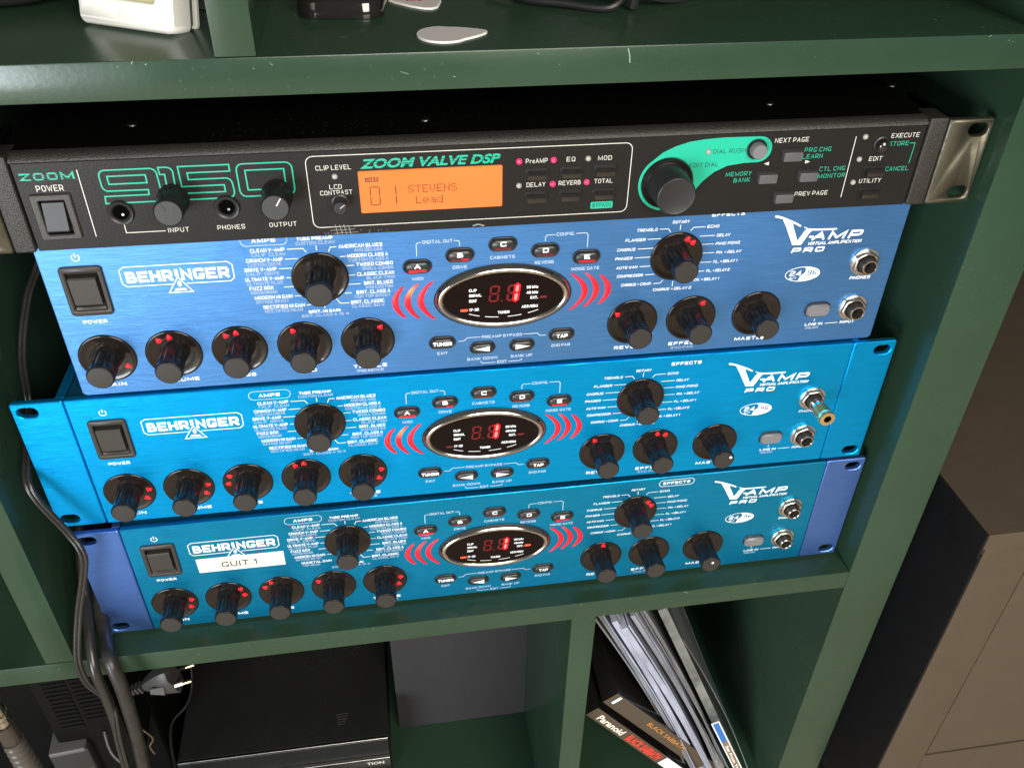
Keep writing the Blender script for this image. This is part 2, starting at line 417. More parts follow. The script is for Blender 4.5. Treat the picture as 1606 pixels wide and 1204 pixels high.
g.ribbon([(296, ZTT+391), (297, ZTT+388), (297.3, ZTT+385)], 0.5, SHY-0.05)
g.obj('paint_chips', mat('chip_pale', (0.20, 0.27, 0.20), rough=0.6), bc, smooth=0, kind='stuff')
g = G()
for i in range(170):
    x = rs.uniform(150, 480); yy = rs.uniform(-14, 60); a = rs.uniform(-0.5, 0.5)+(1.6 if i % 3 == 0 else 0); l = rs.uniform(0.2, 1.3)*(1 if i % 11 else 4)
    g.ribbon([(x, yy), (x+math.cos(a)*l, yy+math.sin(a)*l)], rs.uniform(0.1, 0.3), 0)
g.xf(lambda p: (p[0], p[2], ZTT+392+0.05)); g.obj('dust_specks', mat('dust_pale', (0.17, 0.19, 0.15), rough=0.8), bc, smooth=0, kind='stuff')
# structure behind and below
G().box(-2500, 2500, 378, 400, -392, 1500).obj('wall', WALL, None, kind='structure')
G().box(-2500, 2500, -2600, 377, -420, -392.5).obj('floor', FLOORM, None, kind='structure')

# ------------------------------------------------------------------ brown drawer cabinet on the right
dc = empty('drawer_cabinet', (560, -37, -392), 'brown drawer cabinet with dark side right of the green shelf unit', 'cabinet')
Z0 = 392
def dpart(name, m, *a, b=0.6, **k): return G().box(*a[:4], a[4]+Z0, a[5]+Z0, b, 2).obj(name, m, dc, smooth=50, **k)
dpart('top_board', BROWN, 1.6, 500, 0, 430, 30, 44)
dpart('top_edge', BRDARK, 0, 1.5, 0.3, 430, 22, 43.4, b=0.3, label='black edging of the brown top')
dpart('side_panel', BRDARK, 4.2, 5.8, 2.4, 430, -331, 21.5, b=0.2)
dpart('front_frame', BROWN, 5.9, 45, 2, 22, -330, 29.8)
dpart('front_rail', BROWN, 45.2, 500, 2, 22, -2, 29.8)
dpart('front_rail', BROWN, 45.2, 500, 2, 22, -330, -231)
dpart('drawer_front', BROWN, 46.4, 500, 2.6, 20, -229.5, -3.6, b=1.0)
dpart('foot', BRDARK, 12, 40, 30, 400, -392, -331)

# ------------------------------------------------------------------ shared meshes
_mc = {}
def cached(key, fn):
    if key not in _mc: _mc[key] = fn()
    return _mc[key]
def flute(a, y):
    t = min(1, max(0, (-y-1.9)/1.6)) * min(1, max(0, (y+15.2)/1.2))
    c = 0.5+0.5*math.cos(11*a)
    return 1 - 0.085*t*(1-c**1.3)
def knob_mesh():
    prof = [(6.7, -0.2), (6.7, -1.5), (6.45, -1.9)] + [(6.35+0.02*i, -2.3-i*1.3) for i in range(10)] + [(6.6, -15.2), (6.6, -16.2), (6.35, -16.9), (5.9, -17.2)]
    return G().lathe(prof, 96, fl=flute).mesh('knob', 50)
def cap_mesh():
    return G().lathe([(5.95, -17.0), (5.8, -17.35), (3, -17.42), (0.01, -17.45)], 48).mesh('knob_cap', 40)
def skirt_mesh():
    return G().lathe([(13.9, 0.1), (13.9, -0.25), (13.7, -0.6), (13.2, -0.85), (12.6, -0.82), (12.2, -0.62), (9.5, -0.52), (7.2, -0.5), (6.6, -0.3)], 72).mesh('knob_skirt', 60)
def led_mesh():
    pts = [(-1.3, 0.95), (-1.3, -0.95), (-0.6, -1.35), (0.9, -0.6), (1.5, 0), (0.9, 0.6), (-0.6, 1.35)]
    return G().plate(pts, y0=-1.0, y1=-0.3, bev=0.25).mesh('indicator_light', 60)
def knob(parent, x, z, leds=(), dot=None, label=None):
    k = put(cached('knob', knob_mesh), 'knob', KNOBM, parent, (x, 0, z), rot=(0, random.uniform(0, 0.5), 0))
    k.rotation_euler = (0, 0, 0)
    if label: k['label'] = label
    put(cached('skirt', skirt_mesh), 'knob_skirt', SKIRT, k)
    put(cached('cap', cap_mesh), 'knob_cap', CAPM, k)
    for (px, pz) in leds:
        dx, dz = px-x, pz-z; r = math.hypot(dx, dz); rr = min(max(r*1.0, 9.0), 11.0); a = math.atan2(dz, dx)
        put(cached('kled', led_mesh), 'indicator_light', REDL, k, (rr*math.cos(a), 0, rr*math.sin(a)), rot=(0, -a, 0))
    if dot:
        put(cached('kdot', lambda: G().plate(circle(0, 0, 0.85, 16), y0=-17.7, y1=-17.2).mesh('pointer_dot')), 'pointer_dot', WHITE, k, (dot[0], 0, dot[1]))
    return k
def btn_meshes():
    bez = G().plate(stad(0, 0, 14.5, 8.0, 8), [stad(0, 0, 12.8, 6.4, 8)], y0=-0.9, y1=0.2, bev=0.35).mesh('button_bezel', 50)
    cap = G().plate(stad(0, 0, 12.4, 6.2, 8), y0=-2.0, y1=0.2, bev=0.9).mesh('button', 65)
    return bez, cap
def button(parent, x, z, s=None, arrow=0, light=None, sc=1.0):
    bez, cap = cached('btn', btn_meshes)
    b = put(cap, 'button', RUB, parent, (x, 0, z+0.4)); b.scale = (sc, 1, sc)
    put(bez, 'button_bezel', BLK, b)
    if s:
        def mk():
            g = G(); hw = 1.55*len(s) if len(s) > 1 else 1.5
            if len(s) > 1: hw = {5: 5.1, 3: 3.1}[len(s)]
            stext(g, s, -hw, hw, -1.0 if len(s) > 1 else -0.45, 1.3 if len(s) > 1 else 2.15, y=-2.06, wt=0.25)
            return g.mesh('button_letter', 0)
        put(cached('bl'+s, mk), 'button_letter', WHITE, b)
    if arrow:
        def mk():
            return G().flat([(4.4*arrow, 0), (-3.8*arrow, 1.7), (-3.8*arrow, -1.7)][::arrow], y=-2.06).mesh('button_arrow', 0)
        put(cached('ba%d' % arrow, mk), 'button_arrow', WHITE, b)
    if light is not None:
        def mk(): return G().plate(stad(0, 0, 8.6, 0.95, 4), y0=-2.1, y1=-1.4).mesh('button_light', 0)
        if light == 'half':
            put(cached('blight', mk), 'button_light', REDO, b, (-0.6, 0, -1.7))
            put(cached('blight2', lambda: G().plate(stad(0, 0, 3.6, 0.95, 4), y0=-2.18, y1=-1.4).mesh('button_light', 0)), 'button_light', REDW, b, (2.4, 0, -1.7))
        else: put(cached('blight', mk), 'button_light', light, b, (0, 0, -1.7))
    return b
REDW = mat('red_led_warm', (0.4, 0.0, 0.01), rough=0.4, emit=(1, 0.012, 0.03), es=0.55)
def jack(parent, x, z, nut=NUT, name='jack_socket', rot=0.3):
    def mk():
        hexp = [(7.6*math.cos(rot+i*pi/3), 7.6*math.sin(rot+i*pi/3)) for i in range(6)]
        # chamfered hex: cut corners with a circle
        pts = []
        for i in range(6):
            a, b = hexp[i], hexp[(i+1) % 6]
            for t in (0.1, 0.5, 0.9): pts.append((a[0]+(b[0]-a[0])*t, a[1]+(b[1]-a[1])*t))
        return G().plate(pts, [circle(0, 0, 4.6, 28)], y0=-3.0, y1=-0.5, bev=0.7).mesh('nut', 45)
    c = G()
    prof = [(4.6, 0), (4.6, -3.2)]
    for i in range(4): prof += [(4.75, -3.4-i*0.8), (4.45, -3.8-i*0.8)]
    prof += [(4.5, -6.6), (4.2, -6.9), (3.4, -6.9), (3.2, -6.6), (3.15, 6)]
    j = put(cached('jackc', lambda: c.lathe(prof[:-1]+[(3.15, 6)], 36).mesh('jack_socket', 40)), name, THRD, parent, (x, 0, z))
    put(cached('nut%.1f' % rot, mk), 'nut', nut, j)
    put(cached('washer', lambda: G().plate(circle(0, 0, 7.9, 40), [circle(0, 0, 4.7, 28)], y0=-0.6, y1=0.1).mesh('washer', 40)), 'washer', nut, j)
    put(cached('jring', lambda: G().plate(circle(0, 0, 4.2, 32), [circle(0, 0, 3.3, 28)], y0=-7.1, y1=-6.4, bev=0.15).mesh('lip_ring', 40)), 'lip_ring', CHROME, j)
    put(cached('jhole', lambda: G().plate(circle(0, 0, 3.35, 24), y0=-1.2, y1=1).mesh('socket_bore', 40)), 'socket_bore', VOID, j)
    return j
def crescent(x, z0, zm, z1, xm, wd, seed=0):
    """arc of a sound wave through (x0,z0) top, (xm,zm) middle, (x1,z1) bottom"""
    n = 14; L = []; R_ = []
    for i in range(n+1):
        t = i/n; z = z0+(z1-z0)*t
        xx = x[0]*(1-t)*(1-2*t) + xm*4*t*(1-t) + x[1]*t*(2*t-1)
        ww = wd*(0.30+0.70*math.sin(pi*min(1, max(0, t*0.92+0.04)))**0.8)
        L.append((xx-ww/2, z)); R_.append((xx+ww/2, z))
    return L+R_[::-1]

# ------------------------------------------------------------------ rack preamp lettering (shared design, panel millimetres)
AMPL = [('CLEAN V-AMP', 'CALIF  CLEAN', 121.8, 137.8, 76.2), ('CRUNCH V-AMP', 'CUSTOM DRIVE', 119.2, 136.2, 71.0), ('DRIVE V-AMP', 'CALIF  DRIVE', 117.7, 132.7, 66.0),
        ('ULTIMATE V-AMP', 'ULTIMATE PLUS', 117.2, 135.5, 60.8), ('FUZZ BOX', 'CUSTOM HI GAIN', 118.4, 129.8, 55.8), ('MODERN HI GAIN', 'SAVAGE BEAST', 120.0, 138.2, 50.4),
        ('RECTIFIED HI GAIN', 'RECTIFIED HEAD', 123.4, 143.5, 44.8)]
AMPR = [('AMERICAN BLUES', 'AND DELUXE', 163.1, 184.0, 76.0), ('MODERN CLASS A', 'CUSTOM CLASS A', 166.7, 186.3, 70.7), ('TWEED COMBO', 'SMALL COMBO', 170.7, 188.4, 65.7),
        ('CLASSIC CLEAN', 'BLACK TWIN', 170.6, 188.7, 60.3), ('BRIT. BLUES', 'AND CUSTOM', 173.5, 187.7, 55.1), ('BRIT. CLASS A', 'NON TOP BOOST', 169.4, 186.0, 50.1),
        ('BRIT. CLASSIC', 'CLASSIC 50 W', 166.2, 182.7, 44.6)]
EFFL = [('TREMOLO', 310.6, 321.5, 75.8), ('FLANGER', 305.2, 315.8, 70.5), ('CHORUS', 301.4, 311.1, 65.3), ('PHASER', 300.8, 310.0, 60.3), ('AUTO WAH', 301.8, 313.1, 55.0),
        ('COMPRESSOR', 302.5, 316.6, 50.0), ('CHORUS + COMP.', 305.2, 321.8, 44.6)]
EFFR = [('ECHO', 347.4, 353.8, 75.8), ('DELAY', 353.2, 360.5, 70.6), ('PING PONG', 353.4, 366.5, 65.8), ('PH. + DELAY', 354.5, 368.1, 60.7), ('FL. + DELAY 1', 353.7, 366.9, 55.3),
        ('FL. + DELAY 2', 350.7, 363.6, 50.1), ('CH. + DELAY 1', 344.6, 358.6, 45.1)]
DBLUE = mat('deep_blue_ink', (0.02, 0.10, 0.25))
def lettering(variant):
    w_ = G(); g_ = G(); p_ = G(); lg = G(); lg2 = G(); pg = G(); og = G(); y = -0.06
    # power symbol
    w_.ribbon(arc(43.6, 78.7, 1.7, pi/2+0.6, 2.5*pi-0.6, 20), 0.42, y); w_.ribbon([(43.6, 78.9), (43.6, 81.0)], 0.42, y)
    stext(w_, 'POWER', 37.8, 49.0, 42.9, 44.9, y, 0.19)
    # maker's logo in a box over a small triangle
    bx = [(63.0, 72.4), (110.4, 72.4), (112.4, 70.6), (112.4, 63.6), (110.4, 61.9), (90.0, 61.9)]
    lg.ribbon(bx, 0.42, y); lg.ribbon([(84.0, 61.9), (62.6, 61.9), (60.8, 63.6), (60.8, 70.8), (63.0, 72.4)], 0.42, y)
    stext(lg, 'BEHR', 63.0, 84.3, 63.8, 69.8, y, 0.24, 0.17, gap=3.6); lg.ribbon([(86.2, 65.9), (86.2, 69.8)], 1.62, y); stext(lg, 'NGER', 88.1, 110.4, 63.8, 69.8, y, 0.24, 0.17, gap=3.6)
    lg.ribbon([(86.4, 65.6), (80.9, 57.3), (92.1, 57.3)], 0.45, y, True)
    lg2.flat(circle(86.5, 61.9, 1.0, 14, 1.7), y); lg2.flat([(83.4, 58.1), (89.6, 58.1), (88.8, 59.5), (84.2, 59.5)], y)
    # AMPS
    stext(w_, 'AMPS', 123.2, 134.2, 81.3, 83.5, y, 0.21); p_.ribbon(rrect(118.1, 139.6, 79.7, 85.2, 2.6), 0.28, y, True)
    L7 = AMPL if variant != 'C' else AMPL[:6]+[('NUMETAL GAIN', 'TOP HEAD', 123.4, 141.5, 44.8)]
    for a, b, x0, x1, z in L7:
        stext(w_, a, x0, x1, z, z+1.95, y, 0.155); stext(g_, b, x0+0.4, x0+min(len(b)*1.34, x1-x0+1.5), z-2.3, z-0.5, y, 0.13)
    for a, b, x0, x1, z in AMPR:
        stext(w_, a, x0, x1, z, z+1.95, y, 0.155); stext(g_, b, x1-min(len(b)*1.36, x1-x0+1.2), x1, z-2.3, z-0.5, y, 0.13)
    stext(w_, 'TUBE PREAMP', 144.0, 160.9, 81.2, 82.9, y, 0.20); stext(g_, 'CUSTOM CLEAN', 143.4, 161.5, 78.9, 80.6, y, 0.14)
    stext(w_, 'BRIT. HI GAIN', 144.9, 160.5, 40.7, 42.4, y, 0.20); stext(g_, 'BRIT. CLASS A 15 W', 141.2, 164.6, 38.5, 40.1, y, 0.14)
    cx, cz = 152.7, 60.5
    w_.ribbon([(139.0, 77.0), (146.3, 77.0), (147.8, 74.8)], 0.32, y); w_.ribbon([(152.7, 78.2), (152.7, 75.6)], 0.32, y)
    w_.ribbon([(162.2, 76.9), (159.2, 76.9), (158.2, 74.5)], 0.32, y)
    for z, x0, x1 in ((71.8, 137.3, 143.4), (66.8, 133.8, 140.0), (61.6, 136.6, 139.8), (56.6, 134.8, 139.6), (51.2, 139.3, 142.6)): w_.ribbon([(x0, z), (x1, z)], 0.32, y)
    for z, x0, x1 in ((71.5, 163.3, 165.9), (66.4, 165.9, 169.7), (61.0, 166.3, 169.7), (55.9, 166.0, 171.8), (51.0, 163.6, 167.0)): w_.ribbon([(x0, z), (x1, z)], 0.32, y)
    w_.ribbon([(144.4, 45.6), (146.0, 45.6), (146.9, 47.2)], 0.32, y); w_.ribbon([(165.3, 45.4), (160.9, 45.4), (159.2, 48.2)], 0.32, y); w_.ribbon([(153.0, 45.2), (153.0, 43.2)], 0.32, y)
    # lower knob names
    for s, x0, x1 in (('GAIN', 38.4, 48.9), ('VOLUME', 66.6, 85.1), ('BASS', 102.6, 113.6), ('MID', 136.4, 144.6), ('TREBLE', 163.7, 181.4), ('REVERB', 305.0, 322.4), ('EFFECTS', 335.8, 356.8), ('MASTER', 374.0, 392.4)):
        stext(w_, s, x0, x1, 4.9, 7.0, y, 0.21)
    stext(p_, 'PRESENCE', 165.6, 179.4, 2.3, 3.9, y, 0.14); stext(g_, '2ND PAR', 337.5, 350, 2.4, 3.9, y, 0.14)
    # centre block
    for s, x0, x1, z in (('MIDI', 197.4, 202.8, 55.8), ('DRIVE', 217.7, 224.9, 61.0), ('CABINETS', 236.5, 248.9, 65.2), ('REVERB', 259.2, 268.9, 60.9), ('NOISE GATE', 278.3, 292.8, 55.9),
                         ('DIGITAL OUT', 203.3, 218.0, 75.9), ('CONFIG.', 269.7, 278.8, 76.1), ('PREAMP BYPASS', 232.1, 253.5, 18.3), ('EXIT', 208.3, 213.7, 9.7), ('BANK DOWN', 224.1, 240.3, 4.5),
                         ('BANK UP', 247.8, 259.4, 4.5), ('EDIT', 240.3, 245.5, 1.5), ('2ND PAR', 269.8, 280.0, 9.6)):
        stext(p_, s, x0, x1, z, z+1.75, y, 0.14)
    for r in ([(200.2, 69.2), (200.2, 75.6), (201.0, 76.6), (202.6, 76.6)], [(218.6, 76.6), (220.6, 76.6), (221.4, 75.6), (221.4, 73.6)], [(264.1, 73.6), (264.1, 75.9), (265.0, 76.9), (269.0, 76.9)],
              [(279.6, 76.9), (284.8, 76.9), (285.7, 75.9), (285.7, 68.9)], [(219.5, 17.4), (222.4, 17.4), (224.3, 19.3), (231.3, 19.3)], [(254.3, 19.2), (261.9, 19.2), (263.3, 17.6), (266.6, 17.6)],
              [(231.5, 3.6), (231.5, 2.9), (232.4, 2.2), (239.3, 2.2)], [(246.5, 2.2), (252.8, 2.2), (253.6, 2.9), (253.6, 3.6)]):
        p_.ribbon(r, 0.32, y)
    # effects
    stext(w_, 'EFFECTS', 348.9, 366.2, 82.0, 84.1, y, 0.21)
    if variant == 'C': w_.ribbon(rrect(346.3, 368.9, 80.5, 85.6, 2.5), 0.3, y, True)
    for s, x0, x1, z in EFFL+EFFR+[('ROTARY', 328.8, 337.7, 79.3), ('CHORUS + DELAY 2', 322.9, 343.9, 40.6)]: stext(w_, s, x0, x1, z, z+1.6, y, 0.16, shear=0.15)
    for z, x0, x1 in ((71.3, 316.8, 323.6), (66.1, 312.2, 320.4), (61.1, 311.0, 319.4), (55.8, 314.2, 319.7), (50.8, 317.7, 322.5)): w_.ribbon([(x0, z), (x1, z)], 0.3, y)
    for z, x0, x1 in ((71.4, 344.2, 352.2), (66.6, 346.2, 352.4), (61.5, 347.0, 353.4), (56.1, 346.4, 352.6), (50.9, 344.2, 349.6)): w_.ribbon([(x0, z), (x1, z)], 0.3, y)
    w_.ribbon([(322.6, 76.6), (327.0, 76.6), (328.4, 74.6)], 0.3, y); w_.ribbon([(333.2, 78.4), (333.2, 75.6)], 0.3, y); w_.ribbon([(346.4, 76.6), (340.2, 76.6), (338.8, 74.8)], 0.3, y)
    w_.ribbon([(322.6, 45.2), (326.2, 45.2), (327.8, 47.2)], 0.3, y); w_.ribbon([(333.2, 46.0), (333.2, 42.8)], 0.3, y)
    # product logo
    k = lambda a: [(x, z) for x, z in a]
    pg.flat([(382.9, 80.9), (386.5, 79.9), (391.2, 77.9), (395.5, 75.8), (398.2, 74.2), (397.8, 73.4), (395.4, 74.8), (393.2, 75.9), (393.9, 73.7), (395.6, 70.3), (397.5, 66.1), (398.1, 65.8), (399.2, 68.0), (400.5, 70.8), (401.6, 72.2), (399.8, 73.1), (400.0, 73.4), (402.2, 72.4), (404.6, 72.0), (409.0, 71.8), (412.9, 71.7), (418.3, 71.6), (418.5, 70.8), (413.2, 70.7), (408.0, 70.8), (404.8, 71.0), (403.6, 69.6), (402.5, 67.4), (401.2, 64.6), (400.2, 62.9), (395.5, 63.2), (394.9, 64.6), (392.8, 68.4), (390.2, 73.5), (387.2, 78.5), (382.7, 79.7)], y)
    pg.ribbon([(403.9, 67.4), (406.3, 67.4)], 1.1, y); stext(pg, 'AMP', 405.6, 434.4, 65.2, 70.0, y, 0.25, shear=0.35, gap=3.2)
    stext(pg, 'VIRTUAL AMPLIFICATION', 403.9, 434.4, 62.5, 64.3, y, 0.19, shear=0.35)
    stext(pg, 'PRO', 395.8, 414.6, 58.4, 61.3, y, 0.27, shear=0.3)
    # 24 / 96 oval
    og.ribbon(circle(405.3, 45.2, 9.7, 48, 4.35), 0.35, y, True)
    ov = [(405.3+9.7*math.cos(a), 45.2+4.35*math.sin(a)) for a in [pi/2+0.05-i*(pi+0.1)/24 for i in range(25)]]
    sw = [(403.4, 41.6), (404.4, 44.2), (406.6, 46.2), (406.6, 48.6)]
    og.flat(ov+sw, y)
    stext(og, '24', 398.0, 404.6, 44.3, 47.4, y-0.01, 0.19, shear=0.1); stext(og, 'BIT', 398.4, 402.2, 42.3, 43.6, y-0.01, 0.16)
    stext(w_, 'PHONES', 433.2, 445.3, 39.9, 41.8, y, 0.19, shear=0.12); stext(w_, 'LINE IN', 414.0, 424.5, 11.5, 13.2, y, 0.19, shear=0.12); stext(w_, 'INPUT', 434.8, 443.5, 11.5, 13.2, y, 0.19, shear=0.12)
    w_.ribbon([(425.8, 12.3), (433.4, 12.3)], 0.3, y); w_.ribbon([(419.2, 15.8), (418.9, 14.2)], 0.3, y); stext(g_, '(REAR)', 414.6, 422.6, 9.2, 10.8, y, 0.14, shear=0.12)
    t_ = G(); stext(t_, '96', 407.8, 413.4, 44.3, 47.4, y-0.05, 0.19, shear=0.1); stext(t_, 'KHZ', 408.8, 412.8, 42.4, 43.6, y-0.05, 0.16, shear=0.1)
    return [(w_.mesh('white_lettering', 0), 'white_lettering', WHITE, 1), (g_.mesh('grey_lettering', 0), 'grey_lettering', GREYI, 1), (p_.mesh('pale_lettering', 0), 'pale_lettering', GREYI2, 1),
            (lg.mesh('maker_logo', 0), 'maker_logo', WHITE, 1), (lg2.mesh('logo_emblem', 0), 'logo_emblem', GREYI2, 1), (pg.mesh('product_logo', 0), 'product_logo', WHITE, 1), (og.mesh('rating_oval', 0), 'rating_oval', WHITE, 1), (t_.mesh('rating_number', 0), 'rating_number', DBLUE, 1)]

def seg7(cx, cz, wd, h, t, sh=0.12):
    hw, hh = wd/2, h/2; e = 0.12
    def s_(x, z): return (cx+x+sh*z, cz+z)
    H = lambda z: [s_(-hw+t*0.6+e, z), s_(-hw+t+e, z+t/2), s_(hw-t-e, z+t/2), s_(hw-t*0.6-e, z), s_(hw-t-e, z-t/2), s_(-hw+t+e, z-t/2)]
    V = lambda x, z0, z1: [s_(x, z0+t*0.3+e), s_(x-t/2, z0+t*0.7+e), s_(x-t/2, z1-t*0.7-e), s_(x, z1-t*0.3-e), s_(x+t/2, z1-t*0.7-e), s_(x+t/2, z0+t*0.7+e)]
    return {'a': H(hh-t/2), 'g': H(0), 'd': H(-hh+t/2), 'f': V(-hw+t/2, 0, hh), 'e': V(-hw+t/2, -hh, 0), 'b': V(hw-t/2, 0, hh), 'c': V(hw-t/2, -hh, 0)}

E_ = 26.2; W = 482.6
def rack_unit(name, loc, yaw, label, cat, variant, blue, earblue, ears, leds, lit):
    u = empty(name, loc, label, cat, yaw, 'blue rack guitar preamps stacked in the shelf')
    # panel with cut-outs for switch
    swh = rrect(36.0, 51.8, 50.2, 71.8, 1.0, 3)
    if ears:
        out = rrect(E_+0.3, W-E_-0.3, 0, 88, 0.4, 2)
    else:
        out = rrect(E_, W-E_, 0, 88, 2.6, 6)
    G().plate(out, [swh], 0, 4, 0.45).obj('front_panel', blue, u, smooth=40)
    if ears:
        for sgn in (0, 1):
            a, b = (0, E_-0.25) if not sgn else (W-E_+0.25, W)
            c1 = 7.6 if not sgn else W-7.6
            o = G().plate(rrect(a, b, 0, 88, 1.2, 4), [stad(c1, 82, 10.2, 6.4, 6), stad(c1, 5.6, 10.2, 6.4, 6)], 0, 3.2, 0.5).obj('rack_ear', earblue, u, smooth=40)
            xs = (21.2, E_-0.5) if not sgn else (W-E_+0.5, W-21.2)
            G().box(xs[0], xs[1], 4.1, 150, 0.5, 87.5, 0.4).obj('ear_flange', earblue, u)
    chx = (E_+0.6, W-E_-0.6) if ears else (E_+6, W-E_-6)
    G().box(chx[0], chx[1], 4.2, 236, 1.0, 87.3, 0.5, 2).obj('chassis', LID, u, smooth=50)
    # power switch
    s = G().plate(rrect(34.2, 53.6, 47.8, 74.3, 2.0, 5), [rrect(36.6, 51.2, 50.8, 71.2, 0.8, 3)], -1.3, 0.3, 0.5).obj('power_switch', SWM, u, smooth=45, )
    G().box(36.2, 51.6, 3.0, 3.8, 50.4, 71.6).obj('switch_well', SWD, s)
    r = G(); zs = [(54.0, -2.2), (68.9, -2.6)]
    prof = [(54.2, 2.9), (54.2, -1.9), (54.9, -2.5), (68.4, -3.1), (69.2, -2.5), (69.4, 2.9)]
    v = [(37.9, y, z) for z, y in prof]+[(50.3, y, z) for z, y in prof]; n = len(prof)
    r.add(v, [tuple(range(n)), tuple(range(2*n-1, n-1, -1))]+[(i, (i+1) % n, n+(i+1) % n, n+i) for i in range(n)])
    r.obj('rocker', SWM, s, smooth=30)
    lp = G(); m_ = 8; v = []
    for i in range(m_+1):
        x = 37.2+(50.7-37.2)*i/m_; q = 1-((i-m_/2)/(m_/2))**2
        v += [(x, 2.0, 53.6), (x, -0.6-0.5*q, 52.6), (x, -0.9, 51.2-0.2*q), (x, 2.0, 50.9)]
    lp.add(v, [(4*i+k, 4*i+k+1, 4*i+k+5, 4*i+k+4) for i in range(m_) for k in range(3)]).obj('rocker_lip', SWM, s)
    lp = G(); v = []
    for i in range(m_+1):
        x = 37.2+(50.7-37.2)*i/m_; q = 1-((i-m_/2)/(m_/2))**2
        v += [(x, 2.0, 69.6), (x, 0.2, 70.0), (x, -0.5, 71.0+0.2*q)]
    lp.add(v, [(3*i+k, 3*i+k+1, 3*i+k+4, 3*i+k+3) for i in range(m_) for k in range(2)]).obj('rocker_lip', SWM, s)
    # knobs
    pos = dict(g=(43.8, 22.2), v=(75.8, 22.2), b=(108.1, 22.2), m=(140.5, 22.2), t=(172.6, 22.2), a=(152.7, 60.6), e=(333.2, 60.6), r=(313.6, 22.2), f=(346.3, 22.2), q=(383.5, 22.2))
    for k, (x, z) in pos.items():
        knob(u, x, z, leds.get(k, ()), dot=(lit['dot'] if k == 'q' else None))
    # push buttons
    for c, x, z in (('A', 200.2, 63.3), ('B', 221.4, 68.3), ('C', 242.8, 73.0), ('D', 264.2, 68.3), ('E', 285.6, 63.3)):
        button(u, x, z, c, light={'1': REDL, 'w': REDW, '0': REDO, 'h': 'half'}[lit[c]])
    button(u, 211.0, 17.1, 'TUNER', sc=0.98); button(u, 275.0, 17.1, 'TAP', sc=0.98)
    button(u, 232.3, 12.2, None, arrow=-1, sc=0.96); button(u, 253.6, 12.2, None, arrow=1, sc=0.96)
    # oval display with chrome ring
    cx, cz = 243.2, 43.4
    def ring():
        g = G(); n = 96; K = 12; v = []
        for i in range(n):
            a = 2*pi*i/n
            for k in range(K+1):
                t = k/K; A = 35.0-4.9*t; B = 18.4-5.0*t
                h = 2.9*math.sin(pi*(0.08+0.84*t))**0.9 - 0.4*t
                v.append((A*math.cos(a), -h, B*math.sin(a)))
        f = [(i*(K+1)+k, ((i+1) % n)*(K+1)+k, ((i+1) % n)*(K+1)+k+1, i*(K+1)+k+1) for i in range(n) for k in range(K)]
        return g.add(v, f).mesh('chrome_ring', 80)
    dsp = put(cached('lens', lambda: G().plate(circle(0, 0, 31.2, 64, 14.2), y0=-1.9, y1=0.1).mesh('oval_display', 40)), 'oval_display', LENS, u, (cx, 0, cz))
    put(cached('ring', ring), 'chrome_ring', CHROME, dsp)
    put(cached('gask', lambda: G().plate(circle(0, 0, 35.7, 80, 19.0), [circle(0, 0, 31, 64, 14)], y0=-0.9, y1=0.1, bev=0.3).mesh('gasket', 40)), 'gasket', BLK, dsp)
    def dtext():
        g = G(); y = -1.97; D = lambda s, x0, x1, z, h=1.6: stext(g, s, x0-cx, x1-cx, z-cz, z-cz+h, y, 0.2)
        D('CLIP', 225.4, 229.3, 48.2); D('SIGNAL', 225.4, 231.8, 45.2); D('EDIT', 225.4, 229.4, 42.0); D('17-32', 225.4, 230.4, 36.8)
        D('96 kHz', 255.0, 261.0, 48.2); D('48 kHz', 255.0, 261.0, 45.0); D('EXT.', 257.1, 261.0, 41.9); D('AES/EBU', 252.7, 261.1, 36.8); D('TUNER', 240.2, 246.3, 34.2)
        for a, b in ((225.2, 230.6), (233.6, 240.6), (245.4, 252.6), (256.0, 261.4)):
            pts = []
            for i in range(5):
                x = a+(b-a)*i/4; q = (x-cx)/31.2; pts.append((x-cx, -11.8*math.sqrt(max(0, 1-(q*1.15)**2))+0.6))
            g.ribbon(pts, 0.32, y)
        return g.mesh('display_lettering', 0)
    put(cached('dtext', dtext), 'display_lettering', WHITE, dsp, kind='stuff')
    def segm(which):
        g = G()
        s1 = seg7(238.4-cx, 46.3-cz, 5.2, 9.6, 1.0); s2 = seg7(247.7-cx, 46.3-cz, 5.6, 9.8, 1.25)
        if which == 'off':
            for k in s1: g.flat(s1[k], -1.98)
            for k in 'agdfe': g.flat(s2[k], -1.98)
            g.flat(circle(242.2-cx, 41.8-cz, 0.5, 10), -1.98)
        elif which == 'glow':
            for k in 'bc': g.flat(offs(s2[k], (1.1 if sum(s2[k][i][0]*s2[k][(i+1) % 6][1]-s2[k][(i+1) % 6][0]*s2[k][i][1] for i in range(6)) < 0 else -1.1)), -1.99)
        else:
            for k in 'bc': g.flat(offs(s2[k], (0.12 if sum(s2[k][i][0]*s2[k][(i+1) % 6][1]-s2[k][(i+1) % 6][0]*s2[k][i][1] for i in range(6)) < 0 else -0.12)), -2.01)
        return g.mesh('digit_segments', 0)
    put(cached('segoff', lambda: segm('off')), 'unlit_segments', SEGO, dsp)
    put(cached('seggl', lambda: segm('glow')), 'digit_glow', REDG, dsp); put(cached('segon', lambda: segm('on')), 'lit_segments', HOT, dsp)
    bar = lambda: G().plate(rrect(-1.9, 1.9, -0.6, 0.6, 0.4, 2), y0=-2.05, y1=-1.8).mesh('status_light', 0)
    put(cached('bar', bar), 'status_light', HOTB if lit['17'] else REDO, dsp, (222.8-cx, 0, 37.5-cz))
    put(cached('bar', bar), 'status_light', HOTB if lit['ext'] else REDO, dsp, (263.8-cx, 0, 42.7-cz))
